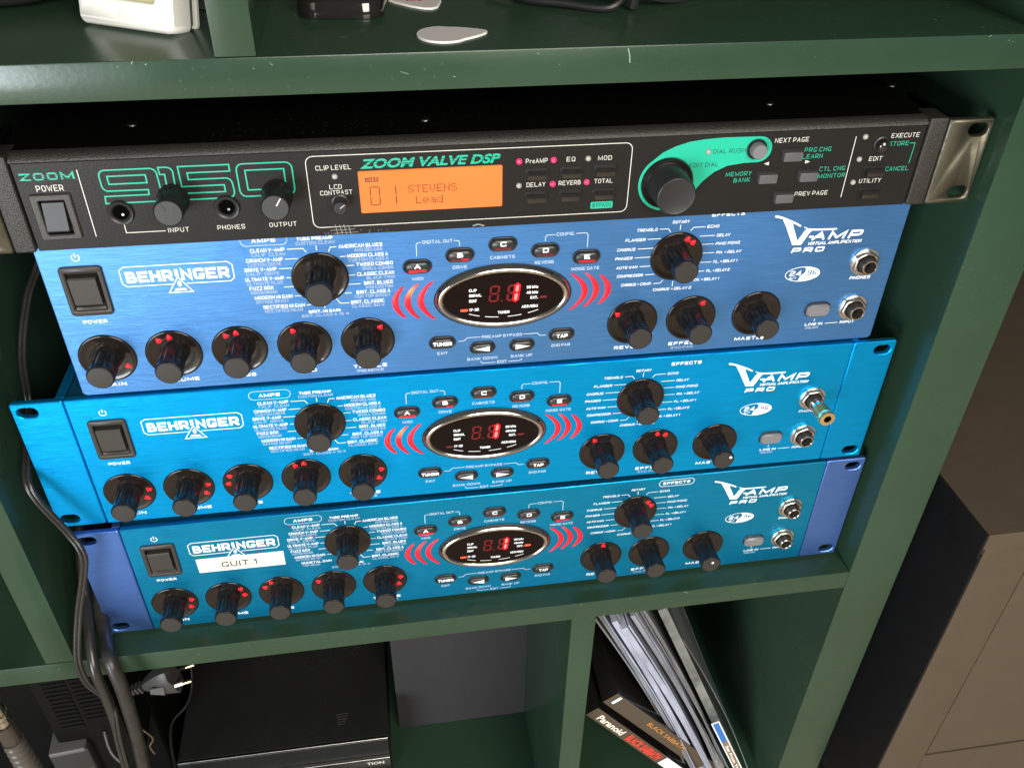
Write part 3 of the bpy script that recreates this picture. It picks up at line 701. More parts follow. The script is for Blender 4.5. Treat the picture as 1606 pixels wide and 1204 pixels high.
    # sound wave lights
    W3 = [((192.4, 192.3), 52.6, 34.6, 188.0), ((199.8, 199.4), 53.8, 33.6, 194.2), ((207.2, 207.4), 54.6, 32.6, 200.8)]
    W4 = [((278.6, 278.8), 54.2, 32.6, 286.0), ((286.2, 286.4), 54.0, 34.0, 292.0), ((293.8, 294.0), 52.6, 35.0, 298.4)]
    for i, (xx, za, zb, xm) in enumerate(W3+W4):
        hot = (1 if i == 1 else 4)
        ox, oz = {0: (189.5, 44), 1: (196.6, 50.2), 2: (202.5, 46), 3: (282.3, 50), 4: (287.6, 54.5), 5: (296, 47)}[i]
        if i not in (1,): oz += 0
        off = 30 if i not in (1, 4) else (0 if i == 1 else 3)
        def mk():
            p = [(x-ox, z-oz) for x, z in crescent(xx, za, 0, zb, xm, 3.1)]
            return G().plate(p, y0=-0.7+off*0, y1=0.1, bev=0.3).mesh('wave_light', 50)
        put(cached('wave%d' % i, mk), 'wave_light', WAVE if (i == 1 and variant != 'C') else (WAVE2 if i in (1, 4) else WAVE0), u, (ox, 0, oz))
    # sockets and line switch
    jack(u, 439.2, 50.4, rot=lit['rot'][0]); jack(u, 439.7, 21.8, rot=lit['rot'][1])
    o = G().plate(stad(419.1, 22.0, 15.4, 9.8, 8), [stad(419.1, 22.0, 13.6, 8.0, 8)], -0.5, 0.2, 0.2).obj('button_bezel', BLK, u)
    ln = G().plate([(412.6, 19.6), (414.6, 18.2), (423.6, 18.2), (425.6, 19.6), (425.9, 22.0), (425.6, 24.4), (423.6, 25.8), (414.6, 25.8), (412.6, 24.4), (412.3, 22)], y0=-2.6, y1=0.1, bev=1.0).obj('line_button', GRB, u, smooth=25)
    for me, nm, m, k in cached('let'+('C' if variant == 'C' else 'A'), lambda: lettering('C' if variant == 'C' else 'A')):
        put(me, nm, m, u, kind='stuff')
    return u

rack_unit('guitar_preamp', (4.3-0.0, 5.82, 180.43), -0.0069, 'upper cobalt blue preamp without rack ears, directly under the black unit', 'guitar preamp', 'A', BL_A, BL_A, False,
    dict(g=[(52.6, 16.9)], v=[(70.0, 30.9), (75.3, 32.5)], b=[(102.4, 31.2), (107.6, 32.4)], m=[(135.4, 31.4)], t=[(179.6, 30.2)], e=[(338.2, 71.2), (341.1, 68.6)], r=[(304.7, 27.9)], f=[(351.8, 31.6)]),
    {'A': '1', 'B': 'h', 'C': '0', 'D': '0', 'E': 'w', '17': 1, 'ext': 0, 'dot': (-2.6, -4.3), 'rot': (0.5, 0.25)})
uB = rack_unit('guitar_preamp', (-6.01, 4.4, 91.11), -0.0098, 'middle bright azure preamp with matching blue ears and gold plug in its phones socket', 'guitar preamp', 'B', BL_B, BL_B, True,
    dict(g=[(54.7, 23.6), (52.4, 17.4)], v=[(86.6, 23.4), (84.6, 17.2)], b=[(98.3, 28.5), (97.4, 22.6)], m=[(135.2, 32.3), (140.4, 33.3)], t=[(183.5, 23.9), (181.7, 17.4)], r=[(308.2, 32.1)], f=[(346.5, 33.0), (351.7, 32.4)]),
    {'A': '1', 'B': 'h', 'C': '0', 'D': '0', 'E': 'w', '17': 0, 'ext': 0, 'dot': (3.6, 2.4), 'rot': (0.1, 0.4)})
uC = rack_unit('guitar_preamp', (0, 0, 0), 0, 'lowest teal preamp with violet blue ears and white GUIT 1 sticker', 'guitar preamp', 'C', BL_C, BL_E, True,
    dict(g=[(54.2, 24.2), (52.8, 18.0)], v=[(84.7, 29.3), (86.0, 23.4)], b=[(102.8, 32.0), (98.7, 28.2)], m=[(131.1, 28.4)], t=[(182.7, 24.4), (181.4, 18.2)], e=[(341.8, 69.9), (343.5, 66.0)], r=[(314.4, 33.2)]),
    {'A': '1', 'B': '0', 'C': '0', 'D': '0', 'E': 'w', '17': 1, 'ext': 1, 'dot': (0.6, 2.2), 'rot': (0.3, 0.0)})
st = G().plate([(62.9, 58.6), (63.2, 46.8), (114.0, 46.6), (114.1, 58.5)], y0=-0.28, y1=-0.08).obj('label_sticker', STICK, uC, smooth=0, label='white sticker reading GUIT 1')
g = G(); stext(g, 'GUIT 1', 77.0, 97.6, 49.7, 54.3, -0.36, 0.15, 0.36, gap=3.0); g.obj('sticker_lettering', TEXTB, st, smooth=0)

# gold jack adapter plugged into the middle unit's phones socket
ga = empty('jack_adapter', (433.3, 0.3, 141.5), 'gold headphone plug adapter sticking out of middle preamp phones socket', 'plug adapter', rot=(math.radians(-2), 0, -0.0098))
G().lathe([(3.2, -6), (3.2, -10.5), (3.9, -10.8), (4.1, -11.2)], 28).obj('plug_shank', CHROME, ga)
def kn(a, y): return 1-0.02*(math.cos(40*a) > 0)
prof = [(4.1, -11)]
for i in range(6): prof += [(4.6, -11.6-i*1.1), (4.35, -12.2-i*1.1)]
prof += [(4.6, -18.3), (4.8, -18.8), (4.8, -20.8), (4.4, -21.5), (2.3, -21.6), (2.2, -20.4), (0.01, -20.4)]
G().lathe(prof, 40).obj('plug_body', GOLD, ga, smooth=30)
G().plate(circle(0, 0, 2.25, 20), y0=-21.0, y1=-20.5).obj('socket_bore', VOID, ga)

# ------------------------------------------------------------------ black one-unit effects processor
z_ = empty('effects_processor', (2.36, -2.4, 267.11), 'black one unit rack effects processor with orange display on top of the stack', 'effects processor', -0.0061)
PL, PR = 33.8, 448.8
# all front parts in unit millimetres, front plane y=0
G().plate(rrect(PL+0.5, PR-0.4, 0.4, 41.4, 0.5, 2), [rrect(39.2, 53.4, 7.2, 26.2, 0.6, 2)], 0, 4, 0.3).obj('front_panel', ZPAN, z_)
tr = G(); v = []
for x in (PL, PR): v += [(x, 0.2, 41.5), (x, 0.5, 42.6), (x, 3.0, 44.6), (x, 6.0, 44.9), (x, 6.0, 41.6)]
tr.add(v, [(i, i+1, i+6, i+5) for i in range(4)]+[(0, 1, 2, 3, 4), (5, 6, 7, 8, 9)]).obj('top_trim', ZTRIM, z_, smooth=60)
G().box(28.2, W-28.2, 6.2, 238, 0.6, 44.0, 0.6, 2).obj('chassis', ZLID, z_, smooth=50)
for a, b in ((24.6, PL-0.3), (PR+0.3, 458.6)): G().box(a, b, -0.8, 14, 0.2, 44.8, 1.0, 3).obj('end_cap', ZTRIM2 if False else ZTRIM, z_, smooth=60)
for sgn in (0, 1):
    a, b = (0, 24.2) if not sgn else (459.0, 482.6); c1 = 7.4 if not sgn else 475.2
    e = G().plate(rrect(a, b, 0.2, 44, 1.6, 4), [stad(c1, 38.4, 10.0, 6.2, 6), stad(c1, 6.2, 10.0, 6.2, 6)], -1.2, 1.8, 0.7)
    o = e.obj('rack_ear', EARM, z_, smooth=50)
    xs = (21, 24.4) if not sgn else (458.8, 462.0)
    G().box(xs[0], xs[1], 1.9, 40, 0.4, 44.2, 0.5).obj('ear_flange', ZLID, z_)
g = G()
for i in range(6): g.ribbon([(458.9+random.uniform(-.4, .6), 44-i*7.1-random.uniform(0, 3)), (459.6+random.uniform(-.2, .6), 44-i*7.1-random.uniform(3, 6))], random.uniform(0.3, 0.9), -1.26)
g.ribbon([(458.9, 44), (459.2, 43.2), (461.5, 43.4)], 0.7, -1.26)
g.obj('worn_paint_edge', WEAR, z_, smooth=0, label='bare metal where paint wore off the ear edge')
# lid screws
for x, y in ((78, 34), (380, 30), (455, 50), (240, 120), (210, 26)):
    s = G().lathe([(2.6, 0), (2.5, -0.5), (1.8, -0.9), (0.01, -1.0)], 16).mesh('screw', 60)
    put(s, 'screw', mat('steel_screw', (0.12, 0.12, 0.12), rough=0.35, metal=1), z_, (x, y, 44.0), rot=(-pi/2, 0, 0))
# power switch
s = G().plate(rrect(37.6, 54.8, 5.9, 27.4, 1.0, 3), [rrect(41.0, 51.6, 8.4, 24.4, 0.4, 2)], -1.1, 0.1, 0.5).obj('power_switch', SWM, z_)
G().box(40.6, 52, 3.6, 3.9, 8, 25).obj('switch_well', SWD, s)
r = G(); prof = [(10.6, 3.2), (10.6, -3.0), (11.4, -3.4), (17.5, -1.9), (23.4, -0.6), (23.8, 3.2)]
v = [(42.0, y, z) for z, y in prof]+[(51.0, y, z) for z, y in prof]; n = len(prof)
r.add(v, [tuple(range(n)), tuple(range(2*n-1, n-1, -1))]+[(i, (i+1) % n, n+(i+1) % n, n+i) for i in range(n)]).obj('rocker', GRD if False else mat('rocker_grey', (0.022, 0.022, 0.023), rough=0.4), s, smooth=20)
# printed marks
c_ = G(); m_ = G(); y = -0.06
stext(c_, 'POWER', 41.7, 52.8, 28.5, 31.3, y, 0.115, 0.34)
c_.ribbon([(60.2, 37.6), (60.2, 6.2)], 0.35, y)
stext(m_, 'ZOOM', 36.6, 58.6, 33.6, 36.9, y, 0.26, 0.25)
k9 = G()
def P_(pts, cl=True, wd=0.62): m_.ribbon(pts, wd, y, cl)
P_(arc(71.0, 34.2, 2.6, pi, pi/2, 4)+arc(89.6, 34.2, 2.6, pi/2, 0, 4)+arc(89.6, 24.4, 2.8, 0, -pi/2, 4)+[(68.2, 21.6), (68.6, 24.9), (87.0, 24.9), (87.2, 27.2), (71.0, 27.3)]+arc(71.0, 29.8, 2.6, -pi/2, -pi, 4)[1:])
P_([(71.6, 30.4), (71.6, 34.0), (87.4, 34.0), (87.4, 30.4)])
P_([(93.2, 37.0), (96.6, 37.0), (98.2, 36.4), (99.0, 35.0), (98.4, 22.0), (95.0, 22.0), (95.4, 33.8), (93.4, 33.8)])
P_([(101.4, 37.0), (122.8, 37.0), (122.8, 34.0), (104.8, 34.0), (104.8, 30.9)]+arc(120.4, 28.3, 2.6, pi/2, 0, 4)+arc(120.4, 24.4, 2.8, 0, -pi/2, 4)+[(101.6, 21.6), (101.6, 24.6), (119.4, 24.6), (119.4, 27.8), (101.4, 27.8)])
P_(arc(128.4, 34.2, 2.8, pi, pi/2, 4)+arc(146.6, 34.2, 2.8, pi/2, 0, 4)+arc(146.6, 24.6, 2.8, 0, -pi/2, 4)+arc(128.4, 24.6, 2.8, -pi/2, -pi, 4))
P_([(129.2, 24.8), (129.2, 34.0), (145.8, 34.0), (145.8, 24.8)])
stext(c_, 'INPUT', 91.3, 100.4, 6.3, 8.5, y, 0.115, 0.34); stext(c_, 'PHONES', 112.8, 125.0, 6.3, 8.5, y, 0.115, 0.34); stext(c_, 'OUTPUT', 135.8, 148.0, 6.3, 8.5, y, 0.115, 0.34)
c_.ribbon([(73.3, 11.2), (73.3, 7.2), (90.2, 7.2)], 0.35, y)
c_.ribbon(rrect(155.5, 303.5, 4.7, 39.0, 3.2, 6), 0.34, y, True)
stext(c_, 'CLIP LEVEL', 159.5, 175.0, 32.4, 34.6, y, 0.115, 0.34); stext(c_, 'LCD', 164.6, 170.1, 23.3, 25.5, y, 0.115, 0.34); stext(c_, 'CONTRAST', 160.2, 174.5, 20.5, 22.7, y, 0.115, 0.34)
text(m_, 'ZOOM VALVE DSP', 178.9, 242.6, 32.2, 36.7, y, 0.035, shear=0.35)
for s_, x0, x1, z in (('PreAMP', 253.8, 263.9, 31.3), ('EQ', 272.8, 276.8, 31.3), ('MOD', 287.6, 294.1, 31.2), ('DELAY', 254.4, 263.3, 19.7), ('REVERB', 269.6, 280.1, 19.8), ('TOTAL', 286.6, 295.4, 19.9),
                      ('NEXT PAGE', 372.5, 389.3, 35.9), ('PREV PAGE', 388.3, 405.4, 8.1), ('EXECUTE', 431.2, 445.6, 35.8), ('EDIT', 422.8, 429.5, 24.6), ('UTILITY', 420.6, 432.1, 13.2)):
    stext(c_, s_, x0, x1, z, z+2.2, y, 0.115, 0.34)
for s_, x0, x1, z in (('PRG CHG', 388.4, 401.8, 30.6), ('LEARN', 388.0, 398.2, 27.3), ('CTL CHG', 398.2, 411.4, 20.5), ('MONITOR', 398.4, 412.2, 16.9), ('MEMORY', 350.9, 363.8, 20.1), ('BANK', 355.4, 363.6, 16.9), ('STORE', 431.1, 441.2, 31.8), ('CANCEL', 432.8, 445.0, 18.9)):
    stext(m_, s_, x0, x1, z, z+2.2, y, 0.115, 0.34)
m_.ribbon([(441.7, 32.8), (444.6, 32.8), (444.4, 22.4)], 0.3, y)
c_.ribbon([(413.1, 37.3), (413.1, 6.2)], 0.35, y)
c_.flat([(369.2, 25.7), (371.6, 26.6), (371.6, 24.8)][::-1], y); c_.flat([(392.4, 25.7), (390.0, 26.6), (390.0, 24.8)], y)
m_.flat(rrect(285.6, 296.4, 7.0, 10.5, 0.6, 3), y)
# mint teardrop behind the dial
R0 = 12.7; cx, cz = 322.2, 18.3
td = arc(cx, cz, R0+1.4, -1.75, -4.05, 22)
td += [(318.5, 33.6), (324.0, 36.2), (330.6, 38.2), (338, 39.1), (347, 39.6), (358, 39.5), (365.2, 39.4)]
td += arc(365.4, 33.0, 6.3, pi/2, -pi/2, 12)
td += [(359, 26.6), (351, 25.6), (345, 22.9), (340, 18.6), (336.2, 13.6), (335.2, 12.4)]
td += [(333.5, 10.2), (331, 7.6), (328.0, 5.9), (325, 4.8)]
m_.flat(td, y)
zc = c_.obj('cream_lettering', CREAM, z_, smooth=0, kind='stuff'); zm = m_.obj('mint_lettering', GREEN, z_, smooth=0, kind='stuff')
b_ = G(); stext(b_, 'DIAL RUSH', 342.8, 358.7, 31.9, 34.0, -0.12, 0.11, 0.34); stext(b_, 'EDIT DIAL', 332.1, 346.4, 25.5, 27.7, -0.12, 0.11, 0.34); stext(b_, 'BYPASS', 286.6, 295.6, 7.7, 9.9, -0.12, 0.11, 0.34)
for zz in (34.3, 35.3, 36.1): b_.ribbon([(38.5, zz), (57.8, zz)], 0.28, -0.12)
b_.ribbon([(180, 35.3), (242, 35.3)], 0.26, -0.12); b_.ribbon([(180, 34.1), (242, 34.1)], 0.22, -0.12)
b_.obj('dark_lettering', mat('dark_green_ink', (0.012, 0.022, 0.018), rough=0.5), z_, smooth=0, kind='stuff')
# scuffs of old adhesive below the display
g = G()
for i in range(4): g.ribbon([(165.0+i*2.0+random.uniform(-.3, .3), 6.2-random.uniform(0, 1)), (166.0+i*2.0, 0.7)], 0.3, -0.07)
for i in range(3): g.ribbon([(163.5+random.uniform(-1, 1), 4.6-i*1.6), (172.5+random.uniform(-2, 3), 4.7-i*1.6)], 0.25, -0.075)
for i in range(14):
    x = random.uniform(160, 190); g.ribbon([(x, random.uniform(0.6, 2.5)), (x+random.uniform(-.4, .8), random.uniform(0.6, 3))], 0.18, -0.07)
g.ribbon([(229, 1.4), (231.5, 2.1), (234.5, 1.2)], 0.7, -0.07)
g.obj('adhesive_scuffs', mat('scuff_grey', (0.22, 0.21, 0.2), rough=0.6), z_, smooth=0, label='pale grid shaped scuffs below the display')
# sockets, small knobs
for x in (73.3, 118.7):
    j = G().lathe([(5.6, 0.1), (5.6, -0.8), (5.2, -1.4), (4.4, -1.2), (3.6, -0.4), (3.3, 0.6), (3.2, 3)], 40).obj('jack_socket', BLK, z_, (x, 0, 17.2), smooth=60)
    G().plate(circle(0, 0, 3.4, 24), y0=0.0, y1=0.05).obj('socket_bore', VOID, j, (0, -0.25, 0))
    G().plate(circle(0.7, -1.0, 0.6, 10), y0=-0.45, y1=-0.28).obj('contact', WEAR, j)
def fl2(a, y): return 1-0.03*(0.5+0.5*math.cos(24*a))*(1 if -13.5 < y < -2 else 0)
for x, ang in ((96.8, 2.0), (141.5, 1.0)):
    kk = G().lathe([(6.9, 0.1), (6.9, -1.6), (6.6, -2)]+[(6.55-0.04*i, -2.3-i*1.2) for i in range(10)]+[(6.2, -14.2), (5.7, -14.8)], 96, fl=fl2).obj('knob', KNOBM, z_, (x, 0, 22.4), smooth=45)
    G().lathe([(5.75, -14.7), (5.5, -14.95), (0.01, -15.0)], 40).obj('knob_cap', mat('slate_cap', (0.032, 0.033, 0.035), rough=0.5, bump=0.2, bscale=(1500,1500,1500)), kk)
    G().ribbon([(1.2*math.cos(ang), 1.2*math.sin(ang)), (5.2*math.cos(ang), 5.2*math.sin(ang))], 0.55, -15.05).obj('pointer_line', CREAM if ang < 1.5 else TEXTB, kk, smooth=0)
kk = G().lathe([(4.2, 0.1), (4.2, -0.7), (3.6, -1.2), (3.2, -1.3), (3.1, -6.6), (2.8, -7.1), (0.01, -7.2)], 36).obj('knob', BLK, z_, (168.6, 0, 17.0), smooth=45)
G().ribbon([(0, 0), (2.2, 1.6)], 0.4, -7.25).obj('pointer_line', GREYI, kk, smooth=0)
# LCD
l = G().plate(rrect(177.7, 243.0, 11.0, 31.2, 0.7, 3), y0=-0.8, y1=0.2, bev=0.35).obj('lcd_screen', LCD, z_, smooth=40)
F57 = {'S': '01110 10001 10000 01110 00001 10001 01110', 'T': '11111 00100 00100 00100 00100 00100 00100', 'E': '11111 10000 10000 11110 10000 10000 11111', 'V': '10001 10001 10001 10001 10001 01010 00100',
       'N': '10001 10001 11001 10101 10011 10001 10001', 'L': '10000 10000 10000 10000 10000 10000 11111', 'e': '00000 00000 01110 10001 11111 10000 01110', 'a': '00000 00000 01110 00001 01111 10001 01111', 'd': '00001 00001 01101 10011 10001 10001 01111',
       'U': '10001 10001 10001 10001 10001 10001 01110', 'R': '11110 10001 10001 11110 10100 10010 10001'}
q = G()
def dots(s, x0, z0, p, d, pitch):
    for i, ch in enumerate(s):
        for r_, row in enumerate(F57[ch].split()):
            for c, b in enumerate(row):
                if b == '1':
                    xx = x0+i*pitch+c*p; zz = z0+(6-r_)*p
                    q.add([(xx, -0.84, zz), (xx+d, -0.84, zz), (xx+d, -0.84, zz+d), (xx, -0.84, zz+d)], [(0, 1, 2, 3)])
dots('STEVENS', 199.6, 20.1, 0.54, 0.47, 3.27); dots('Lead', 202.9, 14.7, 0.54, 0.47, 3.27)
s0 = seg7(184.6, 19.3, 4.6, 9.2, 0.5, 0.0); s1 = seg7(192.0, 19.3, 4.6, 9.2, 0.5, 0.0)
for k in 'abcdef': q.flat(s0[k], -0.84)
for k in 'bc': q.flat(s1[k], -0.84)
q.flat(rrect(180.6, 186.6, 26.2, 28.3, 0.2, 1), -0.84)
q.obj('lcd_characters', LCDI, l, smooth=0)
q = G(); dots('USER', 181.2, 26.6, 0.2, 0.18, 1.32); q.xf(lambda p: (p[0], p[1]-0.04, p[2])); q.obj('lcd_label', mat('lcd_bright', (0.5, 0.16, 0.04), emit=(1, 0.25, 0.07), es=0.8), l, smooth=0)
# status leds and push buttons
ledm = G().lathe([(1.35, 0.1), (1.3, -0.5), (0.9, -1.0), (0.01, -1.2)], 20).mesh('status_light', 80)
for x, z, m in ((167.5, 29.3, LEDO), (250.7, 32.4, PINK), (266.7, 32.4, PINK), (282.9, 32.4, LEDO), (250.8, 20.7, LEDO), (266.7, 20.7, PINK), (282.9, 20.8, PINK), (417.8, 37.0, LEDO), (417.6, 25.8, LEDO), (417.5, 13.9, LEDO), (340.4, 33.0, LEDO)):
    put(ledm, 'status_light', m, z_, (x, 0, z))
def zbtn(x, z, wd, h, m, nm='button'):
    o = put(cached('zb%.1f' % wd, lambda: G().box(-wd/2, wd/2, -3.2, 0.1, -h/2, h/2, 0.55, 2).mesh('button', 50)), nm, m, z_, (x, 0, z))
    put(cached('zz%.1f' % wd, lambda: G().plate(rrect(-wd/2-0.8, wd/2+0.8, -h/2-0.8, h/2+0.8, 0.5, 2), y0=-0.3, y1=0.1).mesh('button_surround')), 'button_surround', SWD, o)
for x, z in ((258.9, 26.0), (275.0, 26.1), (291.1, 26.2), (258.9, 14.6), (275.0, 14.6), (291.1, 14.6), (426.6, 19.4), (426.9, 8.0)): zbtn(x, z, 9.0, 3.8, BLKG)
for x, z in ((382.0, 29.6), (371.6, 18.9), (392.2, 18.9), (382.0, 8.2)): zbtn(x, z, 9.2, 4.6, GRB2 if False else mat('slate_button', (0.08, 0.08, 0.085), rough=0.35))
o = G().lathe([(4.9, 0.1), (4.9, -0.8), (4.4, -1.2), (4.1, -1.0)], 36).obj('button_collar', BLKG, z_, (364.0, 0, 33.4), smooth=50)
G().lathe([(3.8, 0), (3.8, -4.2), (3.4, -4.8), (0.01, -4.9)], 36).obj('round_button', GRB, o, smooth=45)
o = G().lathe([(3.9, 0.1), (3.9, -0.7), (3.4, -1.0)], 32).obj('button_collar', BLK, z_, (426.8, 0, 33.0), smooth=50)
G().lathe([(3.2, 0), (3.1, -3.2), (2.4, -4.2), (0.01, -4.6)], 32).obj('round_button', BLKG, o, smooth=60)
# edit dial
o = G().lathe([(12.8, 0.1), (12.8, -0.9), (12.2, -1.6), (11.6, -1.4), (10.6, -0.5), (10.2, -0.4)], 64).obj('dial_ring', BLKG, z_, (cx, 0, cz), smooth=60)
G().lathe([(9.9, 0), (9.9, -1.0), (9.7, -1.3), (9.4, -14.7), (9.0, -15.4), (8.6, -15.6), (8.2, -15.4), (0.01, -15.2)], 64, fl=lambda a, y: 1-0.012*(0.5+0.5*math.cos(36*a))*(1 if -14.5 < y < -1.5 else 0)).obj('edit_dial', BLK, o, smooth=45)

# ------------------------------------------------------------------ things on the upper shelf
def loft_flat(outline, z, t, name, m, me, label, cat, group=None, edge=True):
    """thin flat thing lying on the shelf: outline in x,y"""
    cxx = sum(p[0] for p in outline)/len(outline); cyy = sum(p[1] for p in outline)/len(outline)
    g = G().plate([(p[0]-cxx, p[1]-cyy) for p in outline], y0=-t, y1=0, bev=0.15)
    g.xf(lambda p: (p[0], p[2], -p[1]))
    r = empty(name, (cxx, cyy, z), label, cat, group=group)
    g.obj('pick_edge', PICKE, r, smooth=40)
    o2 = offs([(p[0]-cxx, p[1]-cyy) for p in outline], 0.7) if True else None
    q = G().flat(o2, 0); q.xf(lambda p: (p[0], p[2], t+0.03)); q.obj('pick_face', m, r, smooth=0)
    return r
def pick_outline(tip, axis_len, wd, ang, n=28):
    pts = []
    for i in range(n):
        a = 2*pi*i/n; c = math.cos(a)
        x = -axis_len*(1-c)/2; q = math.sin(a)*wd/2*((1-c)/2)**0.55*1.12
        q = math.sin(a)*wd/2*(1.0-0.55*((1+c)/2)**1.5)*(1.12 if c < 0 else 1)
        pts.append((tip[0]+x*math.cos(ang)-q*math.sin(ang), tip[1]+x*math.sin(ang)+q*math.cos(ang)))
    return pts
loft_flat(pick_outline((240.2, 8.6), 30.6, 25.0, 0.14), ZTT+0.15, 0.9, 'guitar_pick', PICK, None, 'plain pale guitar pick lying near the upper shelf front edge', 'guitar pick', 'guitar picks on the upper shelf')
pk = loft_flat([(200.5, 66), (203, 61.8), (211, 53.0), (216.4, 49.2), (220.0, 48.8), (222.6, 51.2), (225.2, 62), (225.6, 72.5), (223, 77), (214, 78), (204, 71.8)], ZTT+0.15, 0.9, 'guitar_pick', PICK, None, 'pale guitar pick with red lettering, cut off by the top of the photo', 'guitar pick', 'guitar picks on the upper shelf')
g = G(); text(g, 'Rogers', -7.5, 8.5, -3.5, 2.5, 0, 0.03, shear=0.3)
g.xf(lambda p: (p[0]*0.96-p[2]*0.25, p[2]*0.96+p[0]*0.25+2.5, 0.96)); g.obj('pick_lettering', REDI, pk, smooth=0)
# white thermometer
th = empty('thermometer', (91.5, 30, ZTT), 'white square room thermometer with pale display on the upper shelf', 'thermometer', rz=-0.52)
th.rotation_euler = (math.radians(-12), 0, -0.53)
G().plate(rrect(-24.5, 24.5, 0.2, 62, 3.5, 6), [rrect(-17, 15.5, 11.2, 52, 1.2, 3)], -5.5, 6, 1.2).obj('case', THERM, th, smooth=45)
G().box(-17.2, 15.7, -3.4, -3.0, 11.0, 52.2).obj('display', mat('lcd_khaki', (0.34, 0.33, 0.20), rough=0.25), th)
g = G(); g.ribbon(arc(3, 14.0, 4, 0, pi, 8), 1.2, -3.5); g.ribbon([(-12, 13), (-6, 14.5)], 1.2, -3.5); g.obj('display_marks', mat('lcd_grey', (0.12, 0.14, 0.13)), th, smooth=0)
G().plate(rrect(-22.5, 22.5, 1.5, 60, 3, 4), y0=6.2, y1=10, bev=0.6).obj('rear_case', mat('dark_smoke', (0.05, 0.07, 0.065), rough=0.2), th)
G().plate(rrect(-24.0, 24.2, 0.4, 61.5, 3.5, 4), y0=10.2, y1=12, bev=0.4).obj('rear_rim', THERM, th)
g = G(); g.ribbon([(-3.6, 8.0), (-2.4, 5.2), (-1.4, 7.6), (-0.4, 5.2), (0.8, 8.0)], 0.6, -5.56); g.obj('logo', mat('faint_grey', (0.66, 0.66, 0.64)), th, smooth=0)
# pale scrap behind it, next to the divider
g = G(); v = [(112, 60, 0.5), (128, 52, 0.5), (128, 74, 1.5), (110, 78, 6), (118, 66, 4)]
g.add(v, [(0, 1, 4), (1, 2, 4), (2, 3, 4), (3, 0, 4)]); o = g.obj('paper_scrap', mat('pinkish_paper', (0.16, 0.14, 0.15), rough=0.7), None, (0, 0, ZTT), smooth=0)
o['label'] = 'crumpled pale scrap between the thermometer and the upright divider'; o['category'] = 'scrap'
# black pocket device with chrome rim
bd = empty('pocket_device', (180, 62, ZTT), 'glossy black rounded pocket device with silver trim on the upper shelf', 'device', rz=-0.10)
def slab(x0, x1, y0, y1, z0, z1, r, b, m, nm, p):
    gg = G().plate(rrect(x0, x1, y0, y1, r, 8), y0=-z1, y1=-z0, bev=b); gg.xf(lambda q_: (q_[0], q_[2], -q_[1])); return gg.obj(nm, m, p, smooth=50)
slab(-19, 19.5, -26, 60, 0.3, 9, 9, 2.2, BLKG, 'body', bd)
slab(-17.5, 18, -24, 58, 9.02, 9.9, 8, 0.3, CHROME, 'silver_trim', bd)
slab(-16.5, 17, -22.6, 57, 9.92, 13.5, 8, 2.0, BLKG, 'top_shell', bd)
# black strapped pouch and coiled lead near the top edge
pc = empty('camera_pouch', (310, 85, ZTT), 'black crumpled pouch with hanging strap on the upper shelf, right of the picks', 'pouch')
def blob(rx, ry, rz, nz, seed, n=36, k=18):
    rnd = random.Random(seed); ph = [(rnd.uniform(0, 6.28), rnd.uniform(0, 6.28), rnd.randint(2, 6), rnd.randint(2, 7)) for _ in range(6)]
    v = []; f = []
    for i in range(k+1):
        t = pi*i/k
        for j in range(n):
            a = 2*pi*j/n; s_ = 1+nz*sum(math.sin(p[0]+p[2]*a)*math.sin(p[1]+p[3]*t) for p in ph)/3
            ct = math.cos(t); ct = math.copysign(abs(ct)**0.6, ct); st_ = math.sin(t)**0.6
            v.append((rx*st_*math.cos(a)*s_, ry*st_*math.sin(a)*s_, rz*(1+ct)*0.5*(1+nz*0.4*math.sin(3*a+i))))
    for i in range(k):
        for j in range(n):
            f.append((i*n+j, i*n+(j+1) % n, (i+1)*n+(j+1) % n, (i+1)*n+j))
    return G().add(v, f)
blob(46, 40, 60, 0.10, 3).obj('pouch_body', BLKM, pc, smooth=60)
G().tube([(2, -47, 2), (4, -49, 14), (8, -46, 34), (14, -40, 60)], 2.4, 8).xf(lambda p: (p[0]*1.0, p[1], p[2])).obj('strap', BLK, pc)
G().tube([(-60, -8, 6), (-48, -30, 3), (-30, -42, 3), (-10, -52, 3), (0, -46, 10)], 1.6, 8).obj('cord', BLK, pc)
G().tube([(8, -44, 6), (24, -40, 3), (44, -30, 3), (66, -24, 3)], 1.6, 8).obj('cord', BLK, pc)
g = G()
for i in range(5): g.tube([(-22+i*5, -46+abs(i-2), 6+3*i), (-18+i*5, -50, 9+2*i), (-15+i*5, -47, 12+2*i)], 0.8, 6)
g.obj('zip_pull', mat('gun_metal', (0.2, 0.2, 0.2), rough=0.25, metal=1), pc)
pc2 = blob(44, 34, 42, 0.12, 9).obj('dark_pouch', BLKM, None, (20, 88, ZTT), smooth=60)
pc2['label'] = 'soft black pouch in the top left corner of the photo'; pc2['category'] = 'pouch'

ADM = mat('shaded_black', (0.004, 0.004, 0.004), rough=0.4, spec=0.10)  # black plastic taken darker, the lower left shade is in the colour
